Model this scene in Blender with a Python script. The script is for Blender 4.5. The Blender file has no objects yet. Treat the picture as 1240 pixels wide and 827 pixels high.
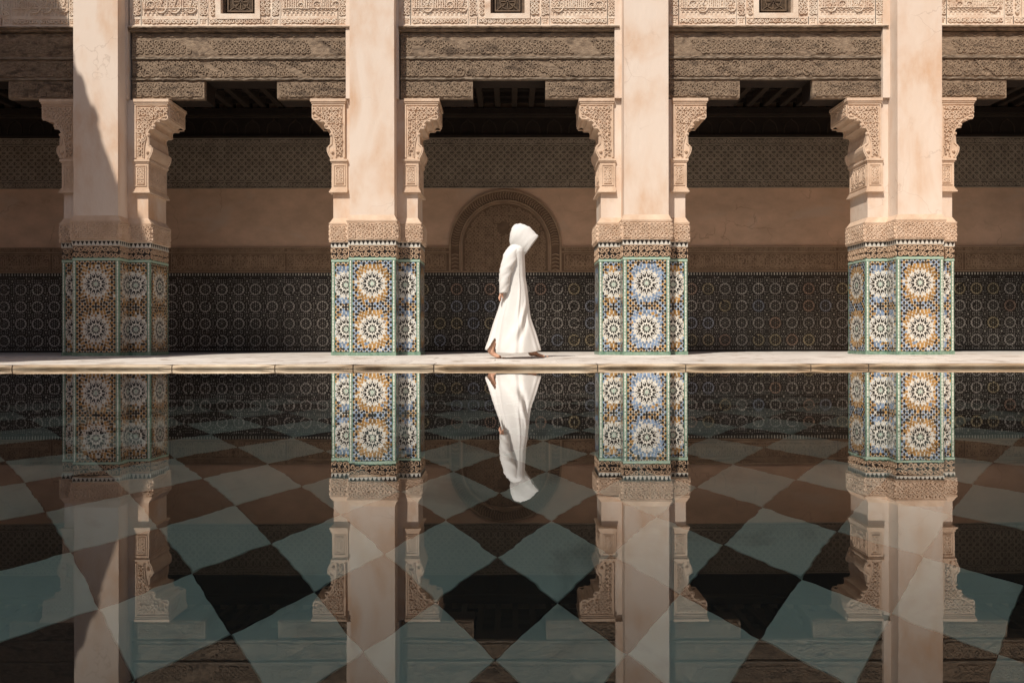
import bpy, math, random
from mathutils import Vector, Matrix
random.seed(7)
R = random.Random(11)
SC = bpy.context.scene
COL = SC.collection
PI = math.pi

# ------------------------------------------------------------------ camera
F = 950.0                      # focal length in photo pixels (photo 1240 wide)
HZ = 411.0                     # row of the horizon in the photo
CAMZ = .295                    # camera height above the water
cam_d = bpy.data.cameras.new('camera')
cam_d.sensor_width = 36
cam_d.lens = 36 * F / 1240
cam_d.shift_y = -2.5 / 1240
cam_d.clip_start = .05
cam_d.clip_end = 3000
cam = bpy.data.objects.new('camera', cam_d)
cam.location = (0, 0, CAMZ)
cam.rotation_euler = (Matrix.Rotation(.0016, 4, 'Y') @ Matrix.Rotation(PI / 2, 4, 'X')).to_euler()
COL.objects.link(cam)
SC.camera = cam

# ------------------------------------------------------------------ light
SUN = Vector((.5, 1, -1.37)).normalized()       # direction in which the light travels
elev = math.asin(-SUN.z)
w = bpy.data.worlds.new('World')
SC.world = w
w.use_nodes = True
nt = w.node_tree
sky = nt.nodes.new('ShaderNodeTexSky')
sky.sky_type = 'NISHITA'
sky.sun_disc = False
sky.sun_elevation = elev
sky.sun_rotation = math.atan2(-SUN.x, -SUN.y)
sky.dust_density = 2.0
nt.links.new(sky.outputs[0], nt.nodes['Background'].inputs[0])
nt.nodes['Background'].inputs[1].default_value = .072
sd = bpy.data.lights.new('sun', 'SUN')
sd.energy = 4.6
sd.angle = math.radians(.53)
sd.color = (1, .925, .83)
try:
    sd.cycles.is_caustics_light = True
except Exception:
    pass
so = bpy.data.objects.new('sun', sd)
so.rotation_euler = SUN.to_track_quat('-Z', 'Y').to_euler()
so.location = (-8, -10, 20)
COL.objects.link(so)
SC.view_settings.view_transform = 'Standard'
SC.view_settings.look = 'None'
SC.view_settings.exposure = .05
SC.view_settings.gamma = 1
SC.cycles.max_bounces = 10
SC.cycles.transmission_bounces = 8
SC.cycles.sample_clamp_indirect = 6


def X(px, d):
    return (px - 620) / F * d


def Z(py, d):
    return CAMZ + (HZ - py) / F * d


# ------------------------------------------------------------------ mesh helper
class MB:
    def __init__(s):
        s.v = []; s.f = []; s.m = []

    def poly(s, pts, m=0):
        n = len(s.v)
        s.v += [tuple(p) for p in pts]
        s.f.append(tuple(range(n, n + len(pts)))); s.m.append(m)

    def box(s, x0, x1, y0, y1, z0, z1, m=0, skip=''):
        n = len(s.v)
        s.v += [(x0, y0, z0), (x1, y0, z0), (x1, y1, z0), (x0, y1, z0), (x0, y0, z1), (x1, y0, z1), (x1, y1, z1), (x0, y1, z1)]
        fs = dict(b=(0, 3, 2, 1), t=(4, 5, 6, 7), f=(0, 1, 5, 4), r=(1, 2, 6, 5), k=(2, 3, 7, 6), l=(3, 0, 4, 7))
        for k, f in fs.items():
            if k not in skip:
                s.f.append(tuple(n + i for i in f)); s.m.append(m)

    def cbox(s, x0, x1, y0, y1, z0, z1, c=.01, m=0):
        """box with its eight vertical/horizontal front edges chamfered"""
        n = len(s.v)
        for z, k in ((z0, c), (z0 + c, 0), (z1 - c, 0), (z1, c)):
            a0, a1, b0, b1 = x0 + k, x1 - k, y0 + k, y1 - k
            s.v += [(a0 + c, b0, z), (a1 - c, b0, z), (a1, b0 + c, z), (a1, b1 - c, z), (a1 - c, b1, z), (a0 + c, b1, z), (a0, b1 - c, z), (a0, b0 + c, z)]
        for r in range(3):
            for i in range(8):
                a = n + r * 8 + i; b = n + r * 8 + (i + 1) % 8
                s.f.append((a, b, b + 8, a + 8)); s.m.append(m)
        s.f.append(tuple(n + i for i in reversed(range(8)))); s.m.append(m)
        s.f.append(tuple(n + 24 + i for i in range(8))); s.m.append(m)

    def extr(s, plan, z0, z1, m=0, plan2=None, caps=True):
        """prism of a plan outline (list of x,y), anticlockwise from above"""
        n = len(s.v); k = len(plan); p2 = plan2 or plan
        s.v += [(x, y, z0) for x, y in plan] + [(x, y, z1) for x, y in p2]
        for i in range(k):
            j = (i + 1) % k
            s.f.append((n + i, n + j, n + k + j, n + k + i)); s.m.append(m)
        if caps:
            s.f.append(tuple(n + i for i in reversed(range(k)))); s.m.append(m)
            s.f.append(tuple(n + k + i for i in range(k))); s.m.append(m)

    def build(s, name, mats, parent=None, loc=None, smooth=False, stuff=False):
        me = bpy.data.meshes.new(name)
        me.from_pydata(s.v, [], s.f)
        if not isinstance(mats, (list, tuple)): mats = [mats]
        for m in mats: me.materials.append(m)
        if len(mats) > 1: me.polygons.foreach_set('material_index', s.m)
        if smooth: me.polygons.foreach_set('use_smooth', [True] * len(s.f))
        me.update()
        o = bpy.data.objects.new(name, me)
        COL.objects.link(o)
        if parent: o.parent = parent
        if loc: o.location = loc
        if stuff: o['kind'] = 'stuff'
        return o


class Fr:
    """a flat face to carve on: origin, direction of u, outward normal; v is up"""
    def __init__(s, o, u, n): s.o = Vector(o); s.u = Vector(u).normalized(); s.n = Vector(n).normalized()

    def p(s, u, v, h=0): return tuple(s.o + s.u * u + Vector((0, 0, v)) + s.n * h)


def tag(o, label=None, cat=None, group=None, kind=None):
    if label: o['label'] = label
    if cat: o['category'] = cat
    if group: o['group'] = group
    if kind: o['kind'] = kind
    return o


def empty(name, loc, label=None, cat=None, group=None, kind=None):
    o = bpy.data.objects.new(name, None)
    o.empty_display_size = .2
    o.location = loc
    COL.objects.link(o)
    return tag(o, label, cat, group, kind)


def copy_obj(o, parent, name=None):
    c = o.copy(); COL.objects.link(c); c.parent = parent
    for ch in o.children: copy_obj(ch, c)
    return c


def ribbon(mb, fr, pts, wd, h, m=0, h0=0):
    """raised band following pts (u,v); wd number or list"""
    n0 = len(mb.v); k = len(pts)
    for i, (u, v) in enumerate(pts):
        a = pts[max(0, i - 1)]; b = pts[min(k - 1, i + 1)]
        dx, dy = b[0] - a[0], b[1] - a[1]; L = math.hypot(dx, dy) or 1
        wi = (wd[i] if isinstance(wd, list) else wd) / 2
        nx, ny = -dy / L, dx / L
        mb.v += [fr.p(u + nx * wi * 1.15, v + ny * wi * 1.15, h0), fr.p(u + nx * wi * .8, v + ny * wi * .8, h), fr.p(u - nx * wi * .8, v - ny * wi * .8, h), fr.p(u - nx * wi * 1.15, v - ny * wi * 1.15, h0)]
    for i in range(k - 1):
        a = n0 + i * 4; b = a + 4
        for j in range(3):
            mb.f.append((a + j, b + j, b + j + 1, a + j + 1)); mb.m.append(m)
    mb.f.append((n0, n0 + 1, n0 + 2, n0 + 3)); mb.m.append(m)
    e = n0 + (k - 1) * 4
    mb.f.append((e + 3, e + 2, e + 1, e)); mb.m.append(m)


def leaf(mb, fr, u, v, ang, L, W, h, m=0):
    c, s_ = math.cos(ang), math.sin(ang)
    P = lambda a, b, hh: fr.p(u + a * c - b * s_, v + a * s_ + b * c, hh)
    o = [P(0, 0, 0), P(L * .4, W / 2, 0), P(L, 0, 0), P(L * .4, -W / 2, 0)]
    t = P(L * .42, 0, h)
    for i in range(4): mb.poly([o[i], t, o[(i + 1) % 4]], m)


def vines(mb, fr, u0, u1, v0, v1, c, wd, h, rnd, inside=None, m=0):
    """arabesque scrollwork: rows of spirals with leaves"""
    nu = max(1, round((u1 - u0) / c)); nv = max(1, round((v1 - v0) / c))
    cu, cv = (u1 - u0) / nu, (v1 - v0) / nv
    for j in range(nv):
        for i in range(nu):
            x = u0 + (i + .5) * cu + rnd.uniform(-.07, .07) * c; y = v0 + (j + .5) * cv + rnd.uniform(-.07, .07) * c
            hand = 1 if (i + j) % 2 else -1
            a0 = rnd.uniform(0, 2 * PI) if rnd.random() < .4 else (PI / 2 * (i % 2) + PI * (j % 2))
            T = rnd.uniform(1.15, 1.5); N = 12
            pts = []
            for k in range(N + 1):
                t = k / N; r = c * (.56 - .43 * t); a = a0 + hand * t * T * 2 * PI
                pts.append((x + r * math.cos(a), y + r * math.sin(a)))
            if inside and not all(inside(*p) for p in pts[::3]):
                q = [p for p in pts if inside(*p)]
                if len(q) < 4: continue
                # keep only one unbroken run
                run = []; best = []
                for p in pts:
                    if inside(*p): run.append(p)
                    else:
                        if len(run) > len(best): best = run
                        run = []
                if len(run) > len(best): best = run
                pts = best
                if len(pts) < 3: continue
            else:
                pts = [(min(max(a, u0), u1), min(max(b, v0), v1)) for a, b in pts]
            kk = len(pts)
            ribbon(mb, fr, pts, [wd * (1.25 - .5 * abs(q / kk - .45)) for q in range(kk)], h * rnd.uniform(.8, 1.1), m)
            for q in range(2):
                a = rnd.uniform(0, 2 * PI); rr = c * rnd.uniform(.3, .5)
                lu, lv = x + rr * math.cos(a), y + rr * math.sin(a)
                if (inside and not inside(lu, lv)) or not (u0 + c * .2 < lu < u1 - c * .2 and v0 + c * .15 < lv < v1 - c * .15): continue
                leaf(mb, fr, lu, lv, a + hand * 1.1, c * .36, c * .2, h * 1.15, m)
            if not inside or inside(x, y):
                leaf(mb, fr, x - wd * .6, y, rnd.uniform(0, 6), c * .22, c * .16, h, m)


def script(mb, fr, u0, u1, v0, v1, h, rnd, m=0, wd=.016):
    """band of tall calligraphic strokes joined along a baseline"""
    H = v1 - v0; u = u0 + .03
    base = v0 + H * .24
    while u < u1 - .05:
        k = rnd.random()
        if k < .72:
            ht = rnd.uniform(.62, .98) * H
            ribbon(mb, fr, [(u, base - .01), (u + .004, v0 + ht * .6), (u - .002, v0 + ht * .97)], [wd, wd * .9, wd * 1.5], h, m)
            u += wd * rnd.uniform(1.8, 2.6)
        elif k < .88:
            r = H * rnd.uniform(.1, .15)
            ribbon(mb, fr, [(u + r + r * math.cos(a), base + r * .8 + r * math.sin(a)) for a in [x * .6 - PI / 2 for x in range(10)]], wd * .8, h, m)
            u += r * 2 + wd
        else:
            r = H * rnd.uniform(.14, .2)
            ribbon(mb, fr, [(u + r - r * math.cos(a), base - r * math.sin(a) * .9) for a in [x * PI / 7 for x in range(8)]], [wd * (.5 + .12 * x) for x in range(8)], h, m)
            ribbon(mb, fr, [(u + r, base + H * .1), (u + r * 1.4, base + H * .34), (u + r, base + H * .6)], wd * .7, h, m)
            u += r * 2 + wd
        if rnd.random() < .5: leaf(mb, fr, u, v0 + H * rnd.uniform(.45, .8), rnd.uniform(0, 6), .03, .022, h, m)
    q = u0 + .01; pts = []
    while q < u1 - .01:
        pts.append((q, base + rnd.uniform(-.006, .006))); q += .05
    if len(pts) > 1: ribbon(mb, fr, pts, wd * .8, h * .9, m)


def frame_rect(mb, fr, u0, u1, v0, v1, w_, h, m=0, h0=0):
    for a, b, c, d in ((u0, u1, v0, v0 + w_), (u0, u1, v1 - w_, v1), (u0, u0 + w_, v0 + w_, v1 - w_), (u1 - w_, u1, v0 + w_, v1 - w_)):
        P = [fr.p(a, c, h), fr.p(b, c, h), fr.p(b, d, h), fr.p(a, d, h)]
        Q = [fr.p(a, c, h0), fr.p(b, c, h0), fr.p(b, d, h0), fr.p(a, d, h0)]
        mb.poly(P, m)
        for i in range(4): mb.poly([Q[i], Q[(i + 1) % 4], P[(i + 1) % 4], P[i]], m)


# ------------------------------------------------------------------ materials
def lin(c):
    return tuple(((x / 255) / 12.92 if x / 255 <= .04045 else ((x / 255 + .055) / 1.055) ** 2.4) for x in c) + (1,)


def mat(name, c1, c2=None, scale=4, rough=.8, bump=0, bscale=40, c3=None, s3=1.2, stretch=(1, 1, 1), spec=.3, lo=.35, hi=.65, coord='Object', t3=(.55, .7), island=0):
    m = bpy.data.materials.new(name); m.use_nodes = True
    n = m.node_tree; b = n.nodes['Principled BSDF']; L = n.links.new
    b.inputs['Roughness'].default_value = rough
    b.inputs['Specular IOR Level'].default_value = spec
    c1 = tuple(c1) + (1,) if len(c1) == 3 else c1
    tc = n.nodes.new('ShaderNodeTexCoord'); mp = n.nodes.new('ShaderNodeMapping')
    oi = n.nodes.new('ShaderNodeObjectInfo')
    ad = n.nodes.new('ShaderNodeVectorMath'); ad.operation = 'ADD'
    if coord == 'World':
        gm = n.nodes.new('ShaderNodeNewGeometry'); L(gm.outputs['Position'], ad.inputs[0])
    else:
        L(tc.outputs['Object'], ad.inputs[0])
        sc_ = n.nodes.new('ShaderNodeVectorMath'); sc_.operation = 'SCALE'; sc_.inputs[3].default_value = 37
        L(oi.outputs['Random'], sc_.inputs[0]); L(sc_.outputs[0], ad.inputs[1])
    L(ad.outputs[0], mp.inputs[0]); mp.inputs['Scale'].default_value = stretch
    last = None
    if c2:
        c2 = tuple(c2) + (1,) if len(c2) == 3 else c2
        no = n.nodes.new('ShaderNodeTexNoise'); no.inputs['Scale'].default_value = scale; no.inputs['Detail'].default_value = 8; no.inputs['Roughness'].default_value = .62
        L(mp.outputs[0], no.inputs[0])
        mr = n.nodes.new('ShaderNodeMapRange'); mr.inputs[1].default_value = lo; mr.inputs[2].default_value = hi
        L(no.outputs[0], mr.inputs[0])
        mx = n.nodes.new('ShaderNodeMix'); mx.data_type = 'RGBA'; mx.inputs[6].default_value = c1; mx.inputs[7].default_value = c2
        L(mr.outputs[0], mx.inputs[0]); last = mx.outputs[2]
        if c3:
            c3 = tuple(c3) + (1,) if len(c3) == 3 else c3
            n3 = n.nodes.new('ShaderNodeTexNoise'); n3.inputs['Scale'].default_value = s3; n3.inputs['Detail'].default_value = 5; n3.inputs['Distortion'].default_value = .6
            L(mp.outputs[0], n3.inputs[0])
            m3 = n.nodes.new('ShaderNodeMapRange'); m3.inputs[1].default_value = t3[0]; m3.inputs[2].default_value = t3[1]
            L(n3.outputs[0], m3.inputs[0])
            x3 = n.nodes.new('ShaderNodeMix'); x3.data_type = 'RGBA'; x3.inputs[7].default_value = c3
            L(m3.outputs[0], x3.inputs[0]); L(last, x3.inputs[6]); last = x3.outputs[2]
    if island:
        gi = n.nodes.new('ShaderNodeNewGeometry'); hs = n.nodes.new('ShaderNodeHueSaturation')
        mr2 = n.nodes.new('ShaderNodeMapRange'); mr2.inputs[3].default_value = 1 - island; mr2.inputs[4].default_value = 1 + island
        L(gi.outputs['Random Per Island'], mr2.inputs[0]); L(mr2.outputs[0], hs.inputs['Value'])
        if last: L(last, hs.inputs['Color'])
        else: hs.inputs['Color'].default_value = c1
        last = hs.outputs[0]
    if last: L(last, b.inputs['Base Color'])
    else: b.inputs['Base Color'].default_value = c1
    if bump:
        nb = n.nodes.new('ShaderNodeTexNoise'); nb.inputs['Scale'].default_value = bscale; nb.inputs['Detail'].default_value = 6
        L(mp.outputs[0], nb.inputs[0])
        bp = n.nodes.new('ShaderNodeBump'); bp.inputs['Strength'].default_value = bump; bp.inputs['Distance'].default_value = .01
        L(nb.outputs[0], bp.inputs['Height']); L(bp.outputs[0], b.inputs['Normal'])
    return m


M = {}
M['wing'] = mat('ochre_plaster', (.72, .46, .29), (.64, .40, .25), 1.2, .9, .2, 10)
M['shaft'] = mat('pink_plaster', (.70, .575, .47), (.60, .39, .25), 2.6, .85, .45, 16, c3=(.72, .61, .515), s3=1.3, stretch=(1, 1, .5), lo=.42, hi=.68, t3=(.45, .6))
M['stucco'] = mat('carved_stucco', (.68, .52, .39), (.57, .41, .29), 5, .9, .5, 60, c3=(.74, .57, .43), s3=2)
M['stucco_pale'] = mat('pale_stucco', (.78, .67, .55), (.66, .51, .39), 5, .9, .4, 60, c3=(.55, .38, .27), s3=2.5)
M['wallplaster'] = mat('old_wall_plaster', (.70, .47, .33), (.55, .37, .255), 2.2, .85, .3, 9, c3=(.62, .46, .35), s3=1.1, coord='World', stretch=(1, 1, 1.6))
M['wallground'] = mat('wall_frieze_ground', (.22, .145, .095), (.17, .11, .07), 6, .9)  # darker than the relief: recess shade put into the colour
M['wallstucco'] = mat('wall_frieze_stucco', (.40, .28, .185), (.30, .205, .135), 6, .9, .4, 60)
M['lattice'] = mat('diaper_frieze_stucco', (.46, .39, .31), (.34, .285, .225), 5, .9, .3, 60)
M['lattice_back'] = mat('diaper_recess', (.20, .165, .13), (.15, .125, .10), 5, .95)  # sunk ground coloured darker to imitate shade behind the lattice
M['wood'] = mat('weathered_cedar', (.33, .245, .17), (.17, .12, .082), 22, .85, 1, 60, c3=(.115, .082, .057), s3=9, stretch=(.6, 1, 1.5), t3=(.53, .68), coord='World')
M['wood_line'] = mat('pale_worn_cedar', (.30, .24, .18), (.14, .105, .075), 16, .8, .5, 40, stretch=(.4, 1, 2), coord='World')
M['wood_dark_shade'] = mat('dark_shaded_cedar', (.028, .019, .014), (.018, .012, .009), 5, .7, .3, 30)  # dark ceiling wood; on the lintels its darkness is shade put into the colour
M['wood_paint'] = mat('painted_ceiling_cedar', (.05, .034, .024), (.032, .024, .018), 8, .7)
M['marble'] = mat('worn_marble', (.71, .67, .62), (.60, .55, .50), 3, .55, .15, 30, c3=(.36, .29, .23), s3=4, stretch=(1, .7, 1), t3=(.57, .68), coord='World')
M['rim'] = mat('stained_rim_stone', (.56, .47, .35), (.30, .21, .125), 4, .6, .3, 30, c3=(.20, .14, .09), s3=4, stretch=(.5, 1, 3), t3=(.55, .72), coord='World')
M['joint'] = mat('dark_joint', (.09, .07, .055), (.05, .04, .03), 12, .9)
def cracks(m, amount=.6, scale=1.3):
    n = m.node_tree; b = n.nodes['Principled BSDF']; L = n.links.new
    src = b.inputs['Base Color'].links[0].from_socket
    g = n.nodes.new('ShaderNodeNewGeometry'); nz = n.nodes.new('ShaderNodeTexNoise'); nz.inputs['Scale'].default_value = 3; nz.inputs['Detail'].default_value = 6
    L(g.outputs['Position'], nz.inputs[0])
    ad = n.nodes.new('ShaderNodeVectorMath'); ad.operation = 'MULTIPLY_ADD'; ad.inputs[1].default_value = (.5, .5, .5)
    L(nz.outputs['Color'], ad.inputs[0]); L(g.outputs['Position'], ad.inputs[2])
    vo = n.nodes.new('ShaderNodeTexVoronoi'); vo.feature = 'DISTANCE_TO_EDGE'; vo.inputs['Scale'].default_value = scale; L(ad.outputs[0], vo.inputs['Vector'])
    mr = n.nodes.new('ShaderNodeMapRange'); mr.inputs[1].default_value = .0; mr.inputs[2].default_value = .010; mr.inputs[3].default_value = 1; mr.inputs[4].default_value = 0
    L(vo.outputs['Distance'], mr.inputs[0])
    n2 = n.nodes.new('ShaderNodeTexNoise'); n2.inputs['Scale'].default_value = 1.1; L(g.outputs['Position'], n2.inputs[0])
    m2 = n.nodes.new('ShaderNodeMapRange'); m2.inputs[1].default_value = .5; m2.inputs[2].default_value = .6; L(n2.outputs[0], m2.inputs[0])
    mu = n.nodes.new('ShaderNodeMath'); mu.operation = 'MULTIPLY'; L(mr.outputs[0], mu.inputs[0]); L(m2.outputs[0], mu.inputs[1])
    mu2 = n.nodes.new('ShaderNodeMath'); mu2.operation = 'MULTIPLY'; mu2.inputs[1].default_value = amount; L(mu.outputs[0], mu2.inputs[0])
    mx = n.nodes.new('ShaderNodeMix'); mx.data_type = 'RGBA'; mx.inputs[7].default_value = (.25, .14, .08, 1)
    L(mu2.outputs[0], mx.inputs[0]); L(src, mx.inputs[6]); L(mx.outputs[2], b.inputs['Base Color'])


def tone(m, lo=.82, hi=1.1):
    n = m.node_tree; b = n.nodes['Principled BSDF']; L = n.links.new
    src = b.inputs['Base Color'].links[0].from_socket
    oi = n.nodes.new('ShaderNodeObjectInfo'); mr = n.nodes.new('ShaderNodeMapRange'); mr.inputs[3].default_value = lo; mr.inputs[4].default_value = hi
    hs = n.nodes.new('ShaderNodeHueSaturation'); L(oi.outputs['Random'], mr.inputs[0]); L(mr.outputs[0], hs.inputs['Value']); L(src, hs.inputs['Color']); L(hs.outputs[0], b.inputs['Base Color'])


cracks(M['shaft'], .28); cracks(M['wallplaster'], .5, .9); cracks(M['marble'], .5, 2); tone(M['marble'], .86, 1.04); tone(M['rim'], .8, 1.1)
# glazed tiles
def glaze(name, c, r=.28, isl=.18):
    if name.endswith('wall_tile'): return mat(name, c, tuple(x * .68 for x in c), 1.1, r, spec=.3, coord='World', island=isl, lo=.42, hi=.6)
    return mat(name, c, rough=r, spec=.5, island=isl)
M['g_white'] = mat('white_glaze_field', (.66, .64, .58), (.52, .50, .44), 30, .35, spec=.5)
M['g_black'] = glaze('black_glaze', (.018, .016, .016))
M['g_amber'] = glaze('amber_glaze', (.33, .185, .06), isl=.45)
M['g_blue'] = glaze('blue_glaze', (.18, .25, .36), isl=.4)
M['g_mint'] = glaze('mint_glaze', (.38, .51, .41))
M['g_green'] = mat('green_glaze', (.10, .20, .14), (.26, .36, .28), 18, .3, spec=.5)
M['g_rust'] = glaze('rust_glaze', (.26, .10, .055), isl=.3)
M['g_ivory'] = glaze('ivory_glaze', (.72, .70, .62))
M['carvedtile'] = mat('carved_tile_body', (.58, .43, .30), (.44, .30, .20), 12, .8)
M['w_ground'] = mat('dark_zellige_ground', (.022, .019, .016), (.035, .028, .022), 20, .35, spec=.4)
M['w_grey'] = glaze('grey_wall_tile', (.44, .415, .375), .5, .35)
M['w_olive'] = glaze('olive_wall_tile', (.44, .38, .25), .5, .35)
M['w_blue'] = glaze('blue_wall_tile', (.34, .37, .43), .5, .3)
M['w_rust'] = glaze('rust_wall_tile', (.42, .30, .23), .5, .3)
M['w_pale'] = glaze('pale_wall_tile', (.46, .44, .38), .5, .3)
M['robe'] = mat('white_cotton', (.70, .692, .67), (.665, .655, .63), 6, .9, .15, 90)
M['skin'] = mat('skin', (.62, .37, .26), (.54, .30, .20), 12, .5)
M['grille'] = mat('grille_wood', (.17, .115, .07), (.09, .06, .04), 12, .7)
M['pit'] = mat('shadowy_room', (.03, .022, .016), rough=.9)
M['pool_light'] = mat('pale_green_pool_tile', (.68, .84, .75), (.60, .76, .68), 2.5, .5, coord='World', c3=(.40, .50, .45), s3=2.2)
M['pool_dark'] = mat('black_pool_tile', (.032, .030, .027), (.045, .040, .034), 3, .5, coord='World')
M['pool_side'] = mat('dark_pool_wall', (.06, .085, .08), (.035, .05, .05), 2, .6, coord='World')
M['ground'] = mat('dusty_ground', (.33, .25, .18), (.28, .21, .15), 1, .9)
M['roof'] = mat('green_roof_tile', (.07, .16, .10), (.10, .20, .13), 8, .4)

tone(M['pool_light'], .80, 1.06)
# water: mirror reflection over refraction, strength by Fresnel
wm = bpy.data.materials.new('still_water'); wm.use_nodes = True
n = wm.node_tree; n.nodes.clear(); L = n.links.new
out = n.nodes.new('ShaderNodeOutputMaterial'); mx = n.nodes.new('ShaderNodeMixShader')
fz = n.nodes.new('ShaderNodeFresnel'); fz.inputs[0].default_value = 1.6
gl = n.nodes.new('ShaderNodeBsdfGlossy'); gl.inputs['Roughness'].default_value = 0.0; gl.inputs['Color'].default_value = (.97, .97, .97, 1)
rf = n.nodes.new('ShaderNodeBsdfRefraction'); rf.inputs['IOR'].default_value = 1.333; rf.inputs['Roughness'].default_value = 0.0; rf.inputs['Color'].default_value = (.93, 1, .955, 1)
ge = n.nodes.new('ShaderNodeNewGeometry'); mp = n.nodes.new('ShaderNodeMapping'); mp.inputs['Scale'].default_value = (.7, 1.6, 1)
nz = n.nodes.new('ShaderNodeTexNoise'); nz.inputs['Scale'].default_value = 2.6; nz.inputs['Detail'].default_value = 3
bp = n.nodes.new('ShaderNodeBump'); bp.inputs['Strength'].default_value = .034; bp.inputs['Distance'].default_value = .02
L(ge.outputs['Position'], mp.inputs[0]); L(mp.outputs[0], nz.inputs[0]); L(nz.outputs[0], bp.inputs['Height'])
bp2 = n.nodes.new('ShaderNodeBump'); bp2.inputs['Strength'].default_value = .010; bp2.inputs['Distance'].default_value = .02
L(nz.outputs[0], bp2.inputs['Height']); L(bp.outputs[0], rf.inputs['Normal'])
for q in (gl, fz): L(bp2.outputs[0], q.inputs['Normal'])
def mth(op, a, b):
    q = n.nodes.new('ShaderNodeMath'); q.operation = op
    for i, v in enumerate((a, b)):
        if isinstance(v, (int, float)): q.inputs[i].default_value = v
        else: L(v, q.inputs[i])
    return q.outputs[0]
f_ = fz.outputs[0]
f2 = mth('ADD', f_, mth('MULTIPLY', mth('MULTIPLY', f_, .85), mth('SUBTRACT', f_, .27)))      # mirror-like at grazing angles
f2 = mth('MINIMUM', f2, 1.0)
L(f2, mx.inputs[0]); L(rf.outputs[0], mx.inputs[1]); L(gl.outputs[0], mx.inputs[2]); L(mx.outputs[0], out.inputs[0])

# ------------------------------------------------------------------ layout constants
DP = 11.0                       # distance to the front of the pillars
DM = .28                        # set-back of the pillar wings
DB = .87                        # depth of the whole pillar
DW = 14.25                      # gallery wall
DR = 7.9                        # pool rim
ZD = .07                        # deck at the pillars
ZR = .045                       # deck at the rim
PX = [-9.68, X(116.2, DP), X(450.8, DP), X(783, DP), X(1114.3, DP), 9.56]

# ------------------------------------------------------------------ ground, deck, pool
XP0, XP1, YP0 = -6.3, 6.3, .35
mb = MB()
for a, b, c, d in ((-400, XP0, -400, 700), (XP1, 400, -400, 700), (XP0, XP1, -400, YP0), (XP0, XP1, DR + .02, 700)):
    mb.box(a, b, c, d, -.3, -.06, skip='b')
tag(mb.build('ground', M['ground']), kind='structure')

deck = empty('pool_deck', (0, DR, 0), kind='structure')
mb = MB()   # bedding below the slabs: rises gently towards the pillars
mb.poly([(-11, DR + .03, ZR - .02), (11, DR + .03, ZR - .02), (11, DP + .1, ZD - .02), (-11, DP + .1, ZD - .02)])
mb.poly([(-11, DR + .03, -.06), (11, DR + .03, -.06), (11, DR + .03, ZR - .02), (-11, DR + .03, ZR - .02)])
mb.build('bedding', M['joint'], deck, (0, -DR, 0))
slope = (ZD - ZR) / (DP - DR)
zdk = lambda y: ZR + (y - DR) * slope


def slab(name, x0, x1, y0, y1, m, th=.03, g=.004, par=deck, noise=.0015):
    mb = MB(); x0 += g; x1 -= g; y0 += g; y1 -= g; c = .004
    dz = R.uniform(-noise, noise)
    T = lambda x, y, k=0: (x, y, zdk(y) + dz - k)
    a = [(x0, y0), (x1, y0), (x1, y1), (x0, y1)]; i = [(x0 + c, y0 + c), (x1 - c, y0 + c), (x1 - c, y1 - c), (x0 + c, y1 - c)]
    mb.poly([T(*p) for p in i])
    for k in range(4):
        j = (k + 1) % 4
        mb.poly([T(*a[k], c), T(*a[j], c), T(*i[j]), T(*i[k])]); mb.poly([T(*a[k], th), T(*a[j], th), T(*a[j], c), T(*a[k], c)])
    return mb.build(name, m, par, (0, -DR, 0))


jx = [-11, -9, -7.2, X(13, DR), X(207, DR), X(332, DR), X(427, DR), X(525, DR), X(724, DR), X(831, DR), X(983, DR), X(1053, DR), 5.4, 7.2, 9, 11]
for a, b in zip(jx[:-1], jx[1:]):           # the rim stones, nosing over the water
    mb = MB(); n_ = max(2, int((b - a) / .12)); rr = []
    for i in range(n_ + 1):
        x = a + .006 + (b - a - .012) * i / n_
        e = R.uniform(-.003, .003) + (.026 if i in (0, n_) else 0)
        rr.append([(x, DR + .40, zdk(DR + .4)), (x, DR + .022, ZR + .001), (x, DR + .006 + e, ZR - .005), (x, DR - .004 + e, ZR - .020), (x, DR + .004 + e * .6, ZR - .038 - R.uniform(0, .002)), (x, DR + .03, -.012), (x, DR + .03, -.06)])
    for i in range(n_):
        for j in range(6): mb.poly([rr[i][j + 1], rr[i + 1][j + 1], rr[i + 1][j], rr[i][j]], 1 if j == 0 else 0)
    mb.poly(rr[0]); mb.poly(rr[-1][::-1])
    mb.build('rim_stone', [M['rim'], M['marble']], deck, (0, -DR, 0))
yr = [DR + .41, DR + 1.0, DR + 1.65, DR + 2.35, DP + .08]
for r in range(4):
    x = -11 + R.uniform(-.6, 0)
    while x < 11:
        wdt = R.uniform(1.1, 2.1); slab('paving_slab', x, min(x + wdt, 11.5), yr[r], yr[r + 1], M['marble']); x += wdt
gal = MB(); gal.box(-12, 12, DP + .09, DW + .3, -.06, ZD, skip='b')
tag(gal.build('gallery_floor', M['marble']), kind='structure')
mb = MB()   # deck on the other three sides of the pool
mb.box(-11, XP0, -4.2, DR + .02, -.06, ZR); mb.box(XP1, 11, -4.2, DR + .02, -.06, ZR); mb.box(XP0, XP1, -4.2, YP0, -.06, ZR)
tag(mb.build('side_pavement', M['marble']), kind='structure')

mb = MB()
nx_, ny_ = 2, 2
mb.poly([(XP0, YP0, 0), (XP1, YP0, 0), (XP1, DR + .05, 0), (XP0, DR + .05, 0)])
water = tag(mb.build('pool_water', wm), kind='structure')
try: water.cycles.is_caustics_caster = True
except Exception: pass

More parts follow.
